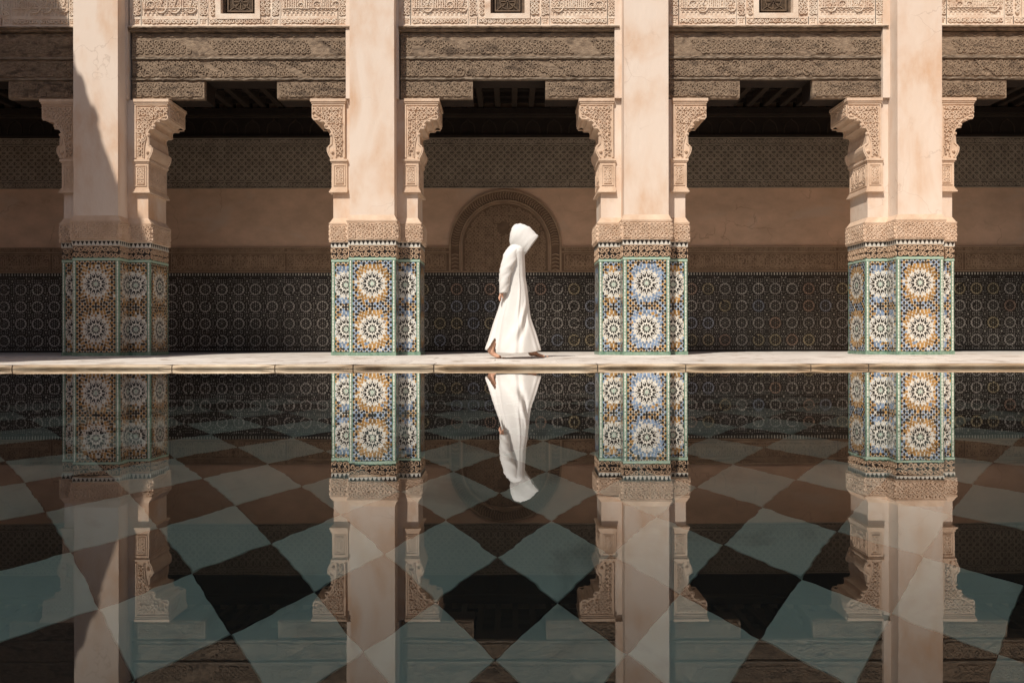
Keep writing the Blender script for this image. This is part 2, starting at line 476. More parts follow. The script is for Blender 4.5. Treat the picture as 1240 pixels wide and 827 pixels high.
POOL_D = 2.65
mb = MB()
for P in ([(XP0, DR + .04), (XP1, DR + .04)], [(XP1, DR + .04), (XP1, YP0)], [(XP0, YP0), (XP0, DR + .04)], [(XP1, YP0), (XP0, YP0)]):
    (a, b), (c, d) = P
    mb.poly([(a, b, -POOL_D - .1), (c, d, -POOL_D - .1), (c, d, .02), (a, b, .02)])
tag(mb.build('pool_wall', M['pool_side']), kind='structure')
pf = empty('pool_floor', (0, 0, -POOL_D), kind='structure')
mb = MB(); mb.poly([(XP0, YP0, -.02), (XP1, YP0, -.02), (XP1, DR + .1, -.02), (XP0, DR + .1, -.02)])
bed = mb.build('floor_bed', M['joint'], pf)


def fdist(y):
    t = (y - HZ) / F; th = math.atan(t); t2 = math.tan(math.acos(math.cos(th) / 1.333))
    return CAMZ / t + POOL_D / t2


LD = (fdist(597) - fdist(798)) / 2          # diagonal of a floor tile
CY = (fdist(674) + fdist(798)) / 2
CX = X(601, CY)
tm = []
for m_ in (M['pool_dark'], M['pool_light']):
    mb = MB(); h = LD / 2 - .0015; c = .003
    o_ = [(0, -h), (h, 0), (0, h), (-h, 0)]; i_ = [(0, -h + c), (h - c, 0), (0, h - c), (-h + c, 0)]
    mb.poly([(x, y, 0) for x, y in i_])
    for k in range(4):
        j = (k + 1) % 4
        mb.poly([(*o_[k], -.005), (*o_[j], -.005), (*i_[j], 0), (*i_[k], 0)]); mb.poly([(*o_[k], -.02), (*o_[j], -.02), (*o_[j], -.005), (*o_[k], -.005)])
    tm.append((mb, m_))
cells = []
for i in range(-40, 41):
    for j in range(-40, 41):
        if (i + j) % 2: continue
        x, y = CX + i * LD / 2, CY + j * LD / 2
        if XP0 + LD / 2 < x < XP1 - LD / 2 and YP0 + LD / 2 < y < DR - LD * .4: cells.append((0 if (abs(x) < y * .68 + .3 and y > 2.6) else 1, y, x, i % 2))
cells.sort()
proto = [None, None]; rest = MB()
for k, (_, y, x, c) in enumerate(cells):
    if k < 300:
        if proto[c] is None:
            proto[c] = o = tm[c][0].build('floor_tile', tm[c][1], pf)
        else:
            o = proto[c].copy(); COL.objects.link(o); o.parent = pf
        o.location = (x, y, R.uniform(-.001, .001))
    else:
        s = tm[c][0]; n0 = len(rest.v)
        rest.v += [(a + x, b + y, z) for a, b, z in s.v]; rest.f += [tuple(q + n0 for q in f) for f in s.f]; rest.m += [c] * len(s.f)
if rest.v: rest.build('outer_floor_tiles', [M['pool_dark'], M['pool_light']], pf, stuff=True)
for o in list(pf.children) + [bpy.data.objects['pool_wall']]:
    try: o.cycles.is_caustics_receiver = True
    except Exception: pass

# ------------------------------------------------------------------ zellige
def disc(cx, cy, r, n_, a0=0, sx=1, sy=1, rot=0):
    c, s = math.cos(rot), math.sin(rot); P = []
    for i in range(n_):
        a = a0 + 2 * PI * i / n_; x, y = r * math.cos(a) * sx, r * math.sin(a) * sy
        P.append((cx + x * c - y * s, cy + x * s + y * c))
    return P


def kite(cx, cy, ang, r0, r1, wd, k=.55):
    c, s = math.cos(ang), math.sin(ang); rm = r0 + (r1 - r0) * k
    return [(cx + r0 * c, cy + r0 * s), (cx + rm * c + wd / 2 * s, cy + rm * s - wd / 2 * c), (cx + r1 * c, cy + r1 * s), (cx + rm * c - wd / 2 * s, cy + rm * s + wd / 2 * c)]


class Tiler:
    def __init__(s, mb, fr, rect, rnd, h=.003, jit=.0009): s.mb, s.fr, s.r, s.rnd, s.h, s.j = mb, fr, rect, rnd, h, jit

    def put(s, pts, m):
        if s.rnd.random() < .012: return      # a lost piece here and there
        u0, u1, v0, v1 = s.r
        # clip against the panel
        for ax, lim, sg in ((0, u0, 1), (0, u1, -1), (1, v0, 1), (1, v1, -1)):
            res = []
            for i in range(len(pts)):
                a, b = pts[i], pts[(i + 1) % len(pts)]
                ia, ib = (a[ax] - lim) * sg >= 0, (b[ax] - lim) * sg >= 0
                if ia: res.append(a)
                if ia != ib:
                    t = (lim - a[ax]) / (b[ax] - a[ax]); res.append((a[0] + t * (b[0] - a[0]), a[1] + t * (b[1] - a[1])))
            pts = res
            if len(pts) < 3: return
        cx = sum(p[0] for p in pts) / len(pts); cy = sum(p[1] for p in pts) / len(pts)
        tx, ty = s.rnd.gauss(0, .03), s.rnd.gauss(0, .03)
        s.mb.poly([s.fr.p(u, v, s.h + (u - cx) * tx + (v - cy) * ty) for u, v in pts], m)


# slots: 0 white field, 1 black, 2 amber, 3 blue, 4 mint, 5 ivory
ZM = lambda: [M['g_white'], M['g_black'], M['g_amber'], M['g_blue'], M['g_mint'], M['g_ivory'], M['g_green']]


def zellige(mb, fr, u0, u1, v0, v1, su, near, far, rnd, P=.636):
    """panel of twelve-pointed rosettes, one column at u = su, two rows"""
    mb.poly([fr.p(u0, v0, .0012), fr.p(u1, v0, .0012), fr.p(u1, v1, .0012), fr.p(u0, v1, .0012)], 0)
    T = Tiler(mb, fr, (u0, u1, v0, v1), rnd)
    vm = (v0 + v1) / 2; st = [(su, vm - P / 2), (su, vm + P / 2)]
    for cx, cy in st:
        K = .88
        T.put(disc(cx, cy, .020 * K, 12), 4)
        kt = lambda a, r0, r1, w_, k: kite(cx, cy, a, r0 * K, r1 * K, w_ * K, k)
        for k in range(12):
            a = k * PI / 6; b = a + PI / 12
            T.put(kt(a, .030, .080, .028, .62), 1)
            T.put(kt(b, .030, .052, .009, .5), 4)
            T.put(kt(b, .058, .100, .030, .5), 5)
            for s in (-1, 1):
                c = b + s * .115
                q = (cx + .124 * K * math.cos(c), cy + .124 * K * math.sin(c))
                T.put(disc(q[0], q[1], .033 * K, 6, 0, 1, .43, b + s * .42), 1)
            T.put(kt(a, .098, .146, .020, .6), 5)
            T.put(kt(a, .152, .186, .026, .5), 1)
            T.put(kt(b, .152, .178, .016, .5), near)
            T.put(kt(b, .172, .206, .030, .5), 5)
            T.put(kt(a, .190, .232, .040, .5), near)
    g = (v1 - v0) / 34
    free = lambda x, y: min(x - u0, u1 - x) > g * 1.55 and min(y - v0, v1 - y) > g * 1.2 and abs(y - vm) > .058
    for cx, cy in st:           # rings of coloured pieces round each star
        for q in range(4):
            rr = .200 + .0285 * q; nn = (24, 24, 30, 36)[q]
            for k in range(nn):
                a = (k + .5 * (q % 2)) * 2 * PI / nn
                x, y = cx + rr * math.cos(a), cy + rr * math.sin(a)
                if not free(x, y) or abs(y - cy) > P / 2: continue
                wd_ = 2 * PI * rr / nn
                if q == 3 or (near == far and q == 1): T.put(disc(x, y, g * .52, 6, a), 1 if k % 2 else near)
                else: T.put(disc(x, y, wd_ * .42, 6, a, 1, 1) if q else kite(cx, cy, a, rr - .018, rr + .019, wd_ * .72, .5), near if rnd.random() > .05 else far)
    nu = int((u1 - u0) / g) + 3
    for j in range(35):
        for i in range(-nu, nu + 1):
            x, y = su + i * g, v0 + j * g
            if not u0 - g < x < u1 + g: continue
            d = min(math.hypot(x - p, y - q) for p, q in st)
            if free(x, y) and d < .302 or d < .19: continue
            par = (i + j) % 2 == 0
            if abs(y - vm) < g * .5 and abs(x - su) < g * .5: c = 1
            elif free(x, y): c = 1 if par else far
            else: c = 1 if par else (far if (i // 2 + j // 3) % 4 else near)
            if c == 1: T.put(disc(x, y, g * .62, 8, PI / 8, *((1, .80) if j % 2 else (.80, 1))), 1)
            else: T.put(disc(x, y, g * rnd.uniform(.47, .56), 6, PI / 6), c)


def wall_zellige(mb, fr, x0, x1, v0, v1, rnd):
    """dado of the gallery wall: grey rosettes on black"""
    mb.poly([fr.p(x0, v0, .001), fr.p(x1, v0, .001), fr.p(x1, v1, .001), fr.p(x0, v1, .001)], 0)
    T = Tiler(mb, fr, (x0, x1, v0, v1), rnd)
    P = .3045; xs = X(532.8, DW)
    k0 = int((x0 - xs) / P) - 1; k1 = int((x1 - xs) / P) + 2
    for k in range(k0, k1):
        for r in range(4):
            cx, cy = xs + k * P, .28 + r * .309
            m = rnd.choice((1, 1, 1, 1, 2, 3, 1, 2, 4)) if cx > -3 else 1
            T.put(disc(cx, cy, .013, 8), 5)
            for q in range(12):
                a = q * PI / 6
                T.put(kite(cx, cy, a, .066, .110, .034, .5), m)
                T.put(kite(cx, cy, a + PI / 12, .084, .116, .024, .5), m)
                if q % 2: T.put(kite(cx, cy, a, .030, .052, .020, .5), m)
            # between the rosettes: small dots
            for dx, dy in ((.152, .154),):
                ex, ey = cx + dx, cy + dy
                T.put(disc(ex, ey, .017 if dx and dy else .010, 8), 5)
                for q in range(8 if dx and dy else 6):
                    a = q * 2 * PI / (8 if dx and dy else 6) + PI / 8
                    rr = .045 if dx and dy else .03
                    T.put(kite(ex, ey, a, rr - .009, rr + .011, .013), 1)
            for q in range(8):
                a = (q + .5) * PI / 4
                T.put(kite(cx, cy, a, .128, .146, .012), 1 if q % 2 else 5)
    g = .0381; yy = v0 + .02
    while yy < v1:
        k = 0; xx = x0
        while xx < x1:
            if abs(xx) < 9.6:
                px_, py_ = ((xx - xs + P / 2) % P) - P / 2, ((yy - .28 + .1545) % .309) - .1545
                if math.hypot(px_, py_) > .128 and math.hypot(abs(px_) - .152, abs(py_) - .154) > .062: T.put(disc(xx, yy, .009 if k % 2 else .011, 6, 0), 1)
            xx += g; k += 1
        yy += g
    # small squares along top and bottom edge
    x = x0
    while x < x1:
        T.put([(x, v0 + .012), (x + .022, v0 + .012), (x + .022, v0 + .032), (x, v0 + .032)], 5 if rnd.random() < .5 else 1); x += .05


# ------------------------------------------------------------------ pillars
def plan(a, b, e, back=DB):
    a += e; b += e
    return [(-b, back + e), (-b, DM - e), (-a, DM - e), (-a, -e), (a, -e), (a, DM - e), (b, DM - e), (b, back + e)]


A, B = .327, .635
SA, SB = .312, .607
ZT = 1.44                       # top of the tiles


def faces(a, b, e):
    """carvable faces of the pillar plan: (frame, width, kind)"""
    p = plan(a, b, e)
    nm = ['side', 'wing', 'return', 'main', 'return', 'wing', 'side']
    res = []
    for i in range(7):
        (x0, y0), (x1, y1) = p[i], p[i + 1]
        d = Vector((x1 - x0, y1 - y0, 0)); L_ = d.length; d.normalize()
        res.append((Fr((x0, y0, 0), d, (d.y, -d.x, 0)), L_, nm[i], i))
    return res


def bracket_profile():
    """outline (offset from pillar axis, z) of the cusped stucco bracket, right-hand one"""
    P = [(.43, 3.675), (.905, 3.675), (.905, 3.47), (.885, 3.452)]
    curve = [(.885, 3.455), (.795, 3.425), (.708, 3.325), (.628, 3.20)]
    for (x0, z0), (x1, z1) in zip(curve[:-1], curve[1:]):
        for k in range(1, 7):
            t = k / 6; x = x0 + (x1 - x0) * t; z = z0 + (z1 - z0) * t
            dx, dz = x1 - x0, z1 - z0; L_ = math.hypot(dx, dz)
            bulge = math.sin(PI * t) * L_ * .46
            x += dz / L_ * bulge; z += -dx / L_ * bulge * -1 if False else 0
            z += abs(dx) / L_ * bulge
            P.append((x, z))
    for k in range(1, 8):
        t = k / 7; P.append((.625 + math.sin(PI * t) * .055 * (1 if t > .3 else .2), 3.175 - .285 * t))
    P += [(.635, 2.88), (.43, 2.88)]
    return P


def in_poly(P):
    def f(x, y):
        c = False
        for i in range(len(P)):
            (x0, y0), (x1, y1) = P[i], P[i - 1]
            if (y0 > y) != (y1 > y) and x < (x1 - x0) * (y - y0) / (y1 - y0) + x0: c = not c
        return c
    return f


def shrink(P, k, c=(.5, 3.4)):
    return [(c[0] + (x - c[0]) * k, c[1] + (z - c[1]) * k) for x, z in P]


def make_bracket(parent, s, rnd):
    """s=+1 right-hand, -1 left-hand"""
    P = bracket_profile(); y0, y1 = DM - .03, DB - .02
    mb = MB(); n_ = len(P)
    q = [(s * x, z) for x, z in P]
    f = [(x, y0, z) for x, z in q]; k = [(x, y1, z) for x, z in q]
    mb.poly(f if s < 0 else f[::-1]); mb.poly(k[::-1] if s < 0 else k)
    for i in range(n_):
        j = (i + 1) % n_
        Q = [f[i], k[i], k[j], f[j]]
        mb.poly(Q if s > 0 else Q[::-1])
    br = mb.build('bracket', M['stucco'], parent)
    # scrollwork on the front
    fr = Fr((0, y0, 0), (1, 0, 0), (0, -1, 0))
    ins0 = in_poly(q)
    def above(u, v):
        k = (.92 - abs(u)) / .36
        return v > 2.98 + .52 * math.sqrt(max(0, 1 - k * k)) + .028 if k < 1 else True
    ins = lambda u, v: ins0(u, v) and above(u, v) and abs(u) > .475 and v < 3.635
    ar = [(s * (.92 - .36 * math.cos(q * PI / 32)), 2.98 + .52 * math.sin(q * PI / 32)) for q in range(16)]
    ARC = ar
    mb = MB()
    us = sorted((s * .46, s * .90))
    vines(mb, fr, us[0], us[1], 2.93, 3.63, .062, .0130, .022, rnd, ins)
    # raised rim that follows the cusps, and the straight frame
    cur = [p for p in q if abs(p[0]) > .60 and p[1] < 3.47][:-1]
    cur = [(u - s * .012, v + .006) for u, v in cur]
    ribbon(mb, fr, cur, .020, .012)
    ribbon(mb, fr, [(s * .56, 2.91)] + ARC, .016, .016); ribbon(mb, fr, [(s * .54, 2.91)] + [(u - s * .018, v + .016) for u, v in ARC[:-1]], .006, .010)
    ribbon(mb, fr, [(s * .44, 2.90), (s * .44, 3.66)], .022, .014)
    ribbon(mb, fr, [(s * .47, 2.92), (s * .47, 3.64)], .008, .010)
    ribbon(mb, fr, [(s * .45, 3.655), (s * .90, 3.655)], .016, .014)
    for cu, cv in ((.800, 3.452), (.706, 3.358), (.628, 3.232), (.612, 2.985)):
        for r_, h_ in ((.027, .02), (.012, .03)):
            D = disc(s * cu, cv, r_, 10)
            base = [fr.p(u, v, .0) for u, v in D]; top = [fr.p(s * cu + (u - s * cu) * .75, cv + (v - cv) * .75, h_) for u, v in D]
            mb.poly(top)
            for i in range(10): mb.poly([base[i], base[(i + 1) % 10], top[(i + 1) % 10], top[i]])
    mb.build('scrollwork', M['stucco'], br, stuff=True)
    # soffit ribs: little hanging leaves on the end face
    fe = Fr((s * .905, y0 if s > 0 else y1, 0), (0, s, 0), (s, 0, 0))
    mb = MB(); W_ = y1 - y0
    frame_rect(mb, fe, .03, W_ - .03, 3.49, 3.66, .014, .010)
    ribbon(mb, fe, disc(W_ / 2, 3.575, .062, 16) + disc(W_ / 2, 3.575, .062, 16)[:1], .012, .010)
    vines(mb, fe, .06, W_ / 2 - .08, 3.51, 3.64, .055, .012, .010, rnd); vines(mb, fe, W_ / 2 + .08, W_ - .06, 3.51, 3.64, .055, .012, .010, rnd)
    mb.build('end_carving', M['stucco'], br, stuff=True)
    # scalloped ribs of the soffit at front and back edge
    mb = MB()
    for yy in (y0 - .012, y1 - .018):
        mb = MB()
        cc = [p for p in P if p[1] < 3.46][:-2]
        for (xa, za), (xb, zb) in zip(cc[:-1], cc[1:]):
            n0 = len(mb.v)
            dx, dz = xb - xa, zb - za; L_ = math.hypot(dx, dz) or 1; nx, nz = -dz / L_ * -1, dx / L_ * -1
            ox, oz = .012 * abs(nx) , -.010
            for (xx, zz) in ((xa, za), (xb, zb)):
                for yv in (yy, yy + .03):
                    mb.v += [(s * xx, yv, zz), (s * (xx + ox), yv, zz + oz)]
            for fa in ((0, 1, 5, 4), (2, 6, 7, 3), (1, 3, 7, 5)): mb.f.append(tuple(n0 + i for i in fa)); mb.m.append(0)
        mb.build('scalloped_edge', M['stucco'], br)
    # top slab with mouldings
    mb = MB()
    a, b = sorted((s * .415, s * .925))
    mb.box(a, b, y0 - .03, y1 + .01, 3.70, 3.74); a, b = sorted((s * .42, s * .912)); mb.box(a, b, y0 - .018, y1 + .004, 3.675, 3.70, skip='t')
    mb.build('abacus', M['stucco'], br)
    # carved box below with its own mouldings
    mb = MB()
    x0, x1 = sorted((s * .40, s * .622))
    mb.box(x0, x1, y0 + .005, y1, 2.47, 2.85)
    for z0, z1, e in ((2.85, 2.88, .022), (2.83, 2.85, .010), (2.445, 2.47, .010), (2.42, 2.445, .022), (2.40, 2.42, .034)):
        xa, xb = sorted((s * .395, s * (.622 + e))); mb.box(xa, xb, y0 + .005 - e, y1 + e, z0, z1, skip='')
    fr2 = Fr((0, y0 + .005, 0), (1, 0, 0), (0, -1, 0))
    frame_rect(mb, fr2, x0 + .025, x1 - .025, 2.50, 2.80, .012, .010); frame_rect(mb, fr2, x0 + .055, x1 - .055, 2.53, 2.77, .010, .012)
    script(mb, Fr((0, y0 + .005, 0), (1, 0, 0), (0, -1, 0)), x0 + .07, x1 - .05, 2.55, 2.76, .014, rnd, wd=.018)
    vines(mb, fr2, x0 + .068, x1 - .068, 2.545, 2.755, .05, .013, .011, rnd)
    fs = Fr((s * .622, y0 + .005 if s > 0 else y1, 0), (0, s, 0), (s, 0, 0)); W_ = y1 - y0 - .005
    frame_rect(mb, fs, .03, W_ - .03, 2.49, 2.81, .012, .010)
    script(mb, fs, .05, W_ - .05, 2.52, 2.79, .014, rnd, wd=.018); vines(mb, fs, .05, W_ - .05, 2.52, 2.79, .06, .010, .008, rnd)
    mb.build('carved_block', M['stucco'], parent)


PCACHE = {}


def make_pillar(x, variant, label, lift=0):
    t = empty('tiled_pillar', (x, DP, 0), label, 'pillar', 'tiled stucco pillars of the arcade', 'thing')
    if variant in PCACHE:
        for ch in PCACHE[variant].children: copy_obj(ch, t)
        return t
    PCACHE[variant] = t
    rnd = random.Random(5 + variant)
    n1, n2 = ((2, 3), (3, 2), (2, 2))[variant]
    mb = MB(); mb.extr(plan(A, B, .008), ZD - .05, ZD + .045)
    mb.build('plinth', M['g_green'], t)
    mb = MB(); mb.extr(plan(A, B, -.001), ZD + .04, ZT + .01)
    mb.build('dado_core', M['g_green'], t)
    v0, v1 = ZD + .052, ZT - .035
    for fr, W_, kind, i in faces(A, B, 0):
        mb = MB(); bd = MB()
        if kind == 'main':
            zellige(mb, fr, .052, W_ - .052, v0, v1, W_ / 2, n1, n2, rnd); us = (.024, W_ - .024)
        elif kind == 'wing':
            su = W_ - .10 if i == 1 else .10
            a, b = (.052, W_ - .004) if i == 1 else (.004, W_ - .052)
            zellige(mb, fr, a, b, v0, v1, su, n2, n1, rnd); us = (.024,) if i == 1 else (W_ - .024,)
        elif kind == 'return':
            zellige(mb, fr, .004 if i == 2 else .03, W_ - (.03 if i == 2 else .004), v0, v1, .04 if i == 2 else W_ - .04, n2, n1, rnd); us = ()
        else:
            zellige(mb, fr, .03, W_ - .03, v0, v1, W_ / 2, n1, n2, rnd); us = ()
        mb.build('zellige_panel', ZM(), t, stuff=True)
        for u in us:        # glazed corner bead made of short pieces
            z = v0
            while z < v1 - .01:
                z2 = min(z + .046, v1)
                P = [(u - .012, z + .003), (u + .012, z + .003), (u + .012, z2 - .003), (u - .012, z2 - .003)]
                top = [fr.p(a * .6 + u * .4, b, .007) for a, b in P]; bs = [fr.p(a, b, 0) for a, b in P]
                bd.poly(top, 0)
                for k in range(4): bd.poly([bs[k], bs[(k + 1) % 4], top[(k + 1) % 4], top[k]], 1)
                z = z2
        if bd.v: bd.build('corner_bead', [M['g_ivory'], M['g_mint']], t, stuff=True)
    # mint fillet above the tiles
    mb = MB(); mb.extr(plan(A, B, .003), ZT - .026, ZT); mb.build('green_fillet', M['g_mint'], t)
    # carved dark band
    mb = MB(); mb.extr(plan(A, B, -.004), ZT, 1.62, 0)
    for fr, W_, kind, i in faces(A, B, -.004):
        vines(mb, fr, .004, W_ - .004, ZT + .008, 1.61, .070, .0105, .016, rnd, m=1); ribbon(mb, fr, [(.002, 1.612), (W_ - .002, 1.612)], .010, .010, 1)
    mb.build('carved_tile_band', [M['g_black'], M['carvedtile']], t, stuff=True)
    # row of black and white teeth
    mb = MB(); mb.extr(plan(A, B, .006), 1.62, 1.692, 0)
    for fr, W_, kind, i in faces(A, B, .006):
        k = max(2, round(W_ / .058)); st = W_ / k
        for q in range(k):
            u = q * st
            mb.poly([fr.p(u + .005, 1.681, .003), fr.p(u + st / 2, 1.626, .003), fr.p(u + st - .005, 1.681, .003)], 1)
    mb.build('tooth_band', [M['g_white'], M['g_black']], t)
    # stucco band
    mb = MB(); e = .022
    mb.extr(plan(A, B, e), 1.692, 1.955)
    mb.extr(plan(A, B, e + .008), 1.955, 1.968); mb.extr(plan(A, B, e), 1.968, 2.04, plan2=plan(SA, SB, .002))
    for fr, W_, kind, i in faces(A, B, e):
        vines(mb, fr, .008, W_ - .008, 1.712, 1.935, .060, .0120, .019, rnd)
        ribbon(mb, fr, [(0.002, 1.7), (W_ - .002, 1.7)], .012, .009); ribbon(mb, fr, [(0.002, 1.946), (W_ - .002, 1.946)], .012, .009)
    mb.build('stucco_band', M['stucco'], t)
    # shaft
    mb = MB(); mb.extr([(-SA, DB - .02), (-SA, 0), (SA, 0), (SA, DB - .02)], 2.03, 8.6)
    mb.build('shaft', M['shaft'], t)
    mb = MB()
    mb.extr([(-SB, DB - .01), (-SB, DM), (SB, DM), (SB, DB - .01)], 2.03, 2.41)
    mb.box(-.45, .45, DM, DB - .01, 2.41, 3.74)
    mb.build('wing_shaft', M['shaft'], t)
    mb = MB(); mb.box(-SA - .10, SA + .03, DM - .06, DB - .03, 3.742, 8.6); mb.build('pilaster_backing', M['shaft'], t)
    for s in (-1, 1): make_bracket(t, s, rnd)
    return t


labs = ['hidden pillar beyond the far left edge of the arcade',
        'leftmost tiled pillar, its dado in shadow and a slanting shadow edge across its shaft',
        'sunlit pillar left of the hooded walker, amber rings round its front rosettes',
        'sunlit pillar right of the hooded walker, pale blue rings round its front rosettes',
        'rightmost tiled pillar in full sun with three tiled faces and green corner beads showing',
        'hidden pillar beyond the far right edge of the arcade']
for k, (x, va) in enumerate(zip(PX, (0, 2, 0, 1, 0, 1))):
    if k in (0,): continue
    make_pillar(x, va, labs[k])

# ------------------------------------------------------------------ wooden lintels and carved wall above, one per bay
bays = [(-7.757, 'at the shadowed left edge of the arcade'), ((PX[1] + PX[2]) / 2, 'between the shadowed pillar and the next'), ((PX[2] + PX[3]) / 2, 'above the hooded walker'),
        ((PX[3] + PX[4]) / 2, 'between the two right-hand pillars'), ((PX[4] + PX[5]) / 2, 'at the right edge beyond the last pillar')]
HB = 1.56


def uneven(mb, x0, x1, y, z0, z1, n_, amp, rnd, m=0, back=.10):
    """timber face with worn, slightly wavy front"""
    xs = [x0 + (x1 - x0) * i / n_ for i in range(n_ + 1)]; rows = [z0, z0 + (z1 - z0) * .12, z0 + (z1 - z0) * .5, z0 + (z1 - z0) * .88, z1]
    g = [[(x, y + rnd.uniform(-amp, amp) + (.006 if j in (0, 4) else 0), z + (rnd.uniform(-amp, amp) if j in (0, 4) else 0)) for x in xs] for j, z in enumerate(rows)]
    for j in range(4):
        for i in range(n_): mb.poly([g[j][i], g[j][i + 1], g[j + 1][i + 1], g[j + 1][i]], m)
    bk = y + back
    for i in range(n_):
        mb.poly([(xs[i], bk, z0), (xs[i + 1], bk, z0), g[0][i + 1], g[0][i]], m)
        mb.poly([g[4][i], g[4][i + 1], (xs[i + 1], bk, z1), (xs[i], bk, z1)], m)
    for i in (0, n_):
        P = [g[j][i] for j in range(5)] + [(xs[i], bk, z1), (xs[i], bk, z0)]
        mb.poly(P if i else P[::-1], m)


def make_lintel(cx, where, seed):
    rnd = random.Random(seed)
    t = empty('cedar_lintel', (cx, DP, 3.75), 'carved weathered cedar lintel with stepped opening, ' + where, 'lintel', 'carved wooden lintels between the pillars', 'thing')
    y = DM
    def fin(mb, nm, m, stuff=False, par=t):
        mb.v = [(a, b, c - 3.75) for a, b, c in mb.v]
        return mb.build(nm, m, par, stuff=stuff)
    z3, z2, z1, z0 = 3.757, 4.03, 4.335, 4.70
    mb = MB(); mb.box(-HB, HB, y + .06, y + .42, z2 + .005, z0 + .05); fin(mb, 'beam_core', M['wood_dark_shade'])  # near-black core paints the shade under the stepped opening
    mb = MB(); uneven(mb, -HB, HB, y, z1 + .02, z0, 40, .004, rnd); 
    fr = Fr((0, y - .002, 0), (1, 0, 0), (0, -1, 0))
    pl = fin(mb, 'upper_board', M['wood'])
    mb = MB()
    zz = [(-HB + .02 + i * .055, z0 - .055 + (.018 if i % 2 else 0) + rnd.uniform(-.006, .006)) for i in range(int(2 * HB / .055))]
    k = 0
    while k < len(zz) - 3:          # the edge ornament survives only in stretches
        L_ = rnd.randint(4, 14); ribbon(mb, fr, zz[k:k + L_], .014, .008); k += L_ + rnd.randint(0, 5)
    vines(mb, fr, -HB + .02, HB - .02, z1 + .07, z0 - .10, .075, .017, .009, rnd, lambda u, v: math.sin(u * 3.1 + seed) + math.sin(u * 7.7 + v * 9) * .6 > -.9 and abs(u) < HB - .02 and z1 + .06 < v < z0 - .09)
    fin(mb, 'carving', M['wood'], True)
    mb = MB(); uneven(mb, -HB, HB, y + .012, z2 + .02, z1 - .012, 40, .004, rnd); fin(mb, 'middle_board', M['wood'])
    fr = Fr((0, y + .010, 0), (1, 0, 0), (0, -1, 0))
    mb = MB(); vines(mb, fr, -HB + .02, HB - .02, z2 + .05, z1 - .04, .060, .015, .012, rnd, lambda u, v: math.sin(u * 5.3 + seed) + math.sin(u * 17 + v * 31 + seed) > -1.2 and abs(u) < HB - .01 and z2 + .04 < v < z1 - .03); vines(mb, fr, -HB + .02, HB - .02, z2 + .05, z1 - .04, .13, .014, .010, rnd, lambda u, v: math.sin(u * 4.1 + seed * 2) > -.5 and abs(u) < HB - .01 and z2 + .04 < v < z1 - .03)
    fin(mb, 'carving', M['wood'], True)
    for a, h_ in ((z1 - .012, .032), (z2 - .006, .026)):
        mb = MB(); uneven(mb, -HB, HB, y - .018, a, a + h_, 70, .006, rnd, back=.06); fin(mb, 'moulding', M['wood_line'])
    for s in (-1, 1):
        a, b = sorted((s * .523, s * HB))
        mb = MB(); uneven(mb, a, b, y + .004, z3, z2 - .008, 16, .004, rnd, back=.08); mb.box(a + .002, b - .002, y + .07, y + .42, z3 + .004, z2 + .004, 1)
        cb = fin(mb, 'corbel', [M['wood'], M['wood_dark_shade']])  # second slot: shade painted on the corbel's underside and inner end
        fr = Fr((0, y + .002, 0), (1, 0, 0), (0, -1, 0)); mb = MB()
        vines(mb, fr, a + .03, b - .03, z3 + .03, z2 - .04, .064, .014, .010, rnd); vines(mb, fr, a + .03, b - .03, z3 + .03, z2 - .04, .12, .013, .012, rnd)
        fin(mb, 'carving', M['wood'], True, cb)
    return t


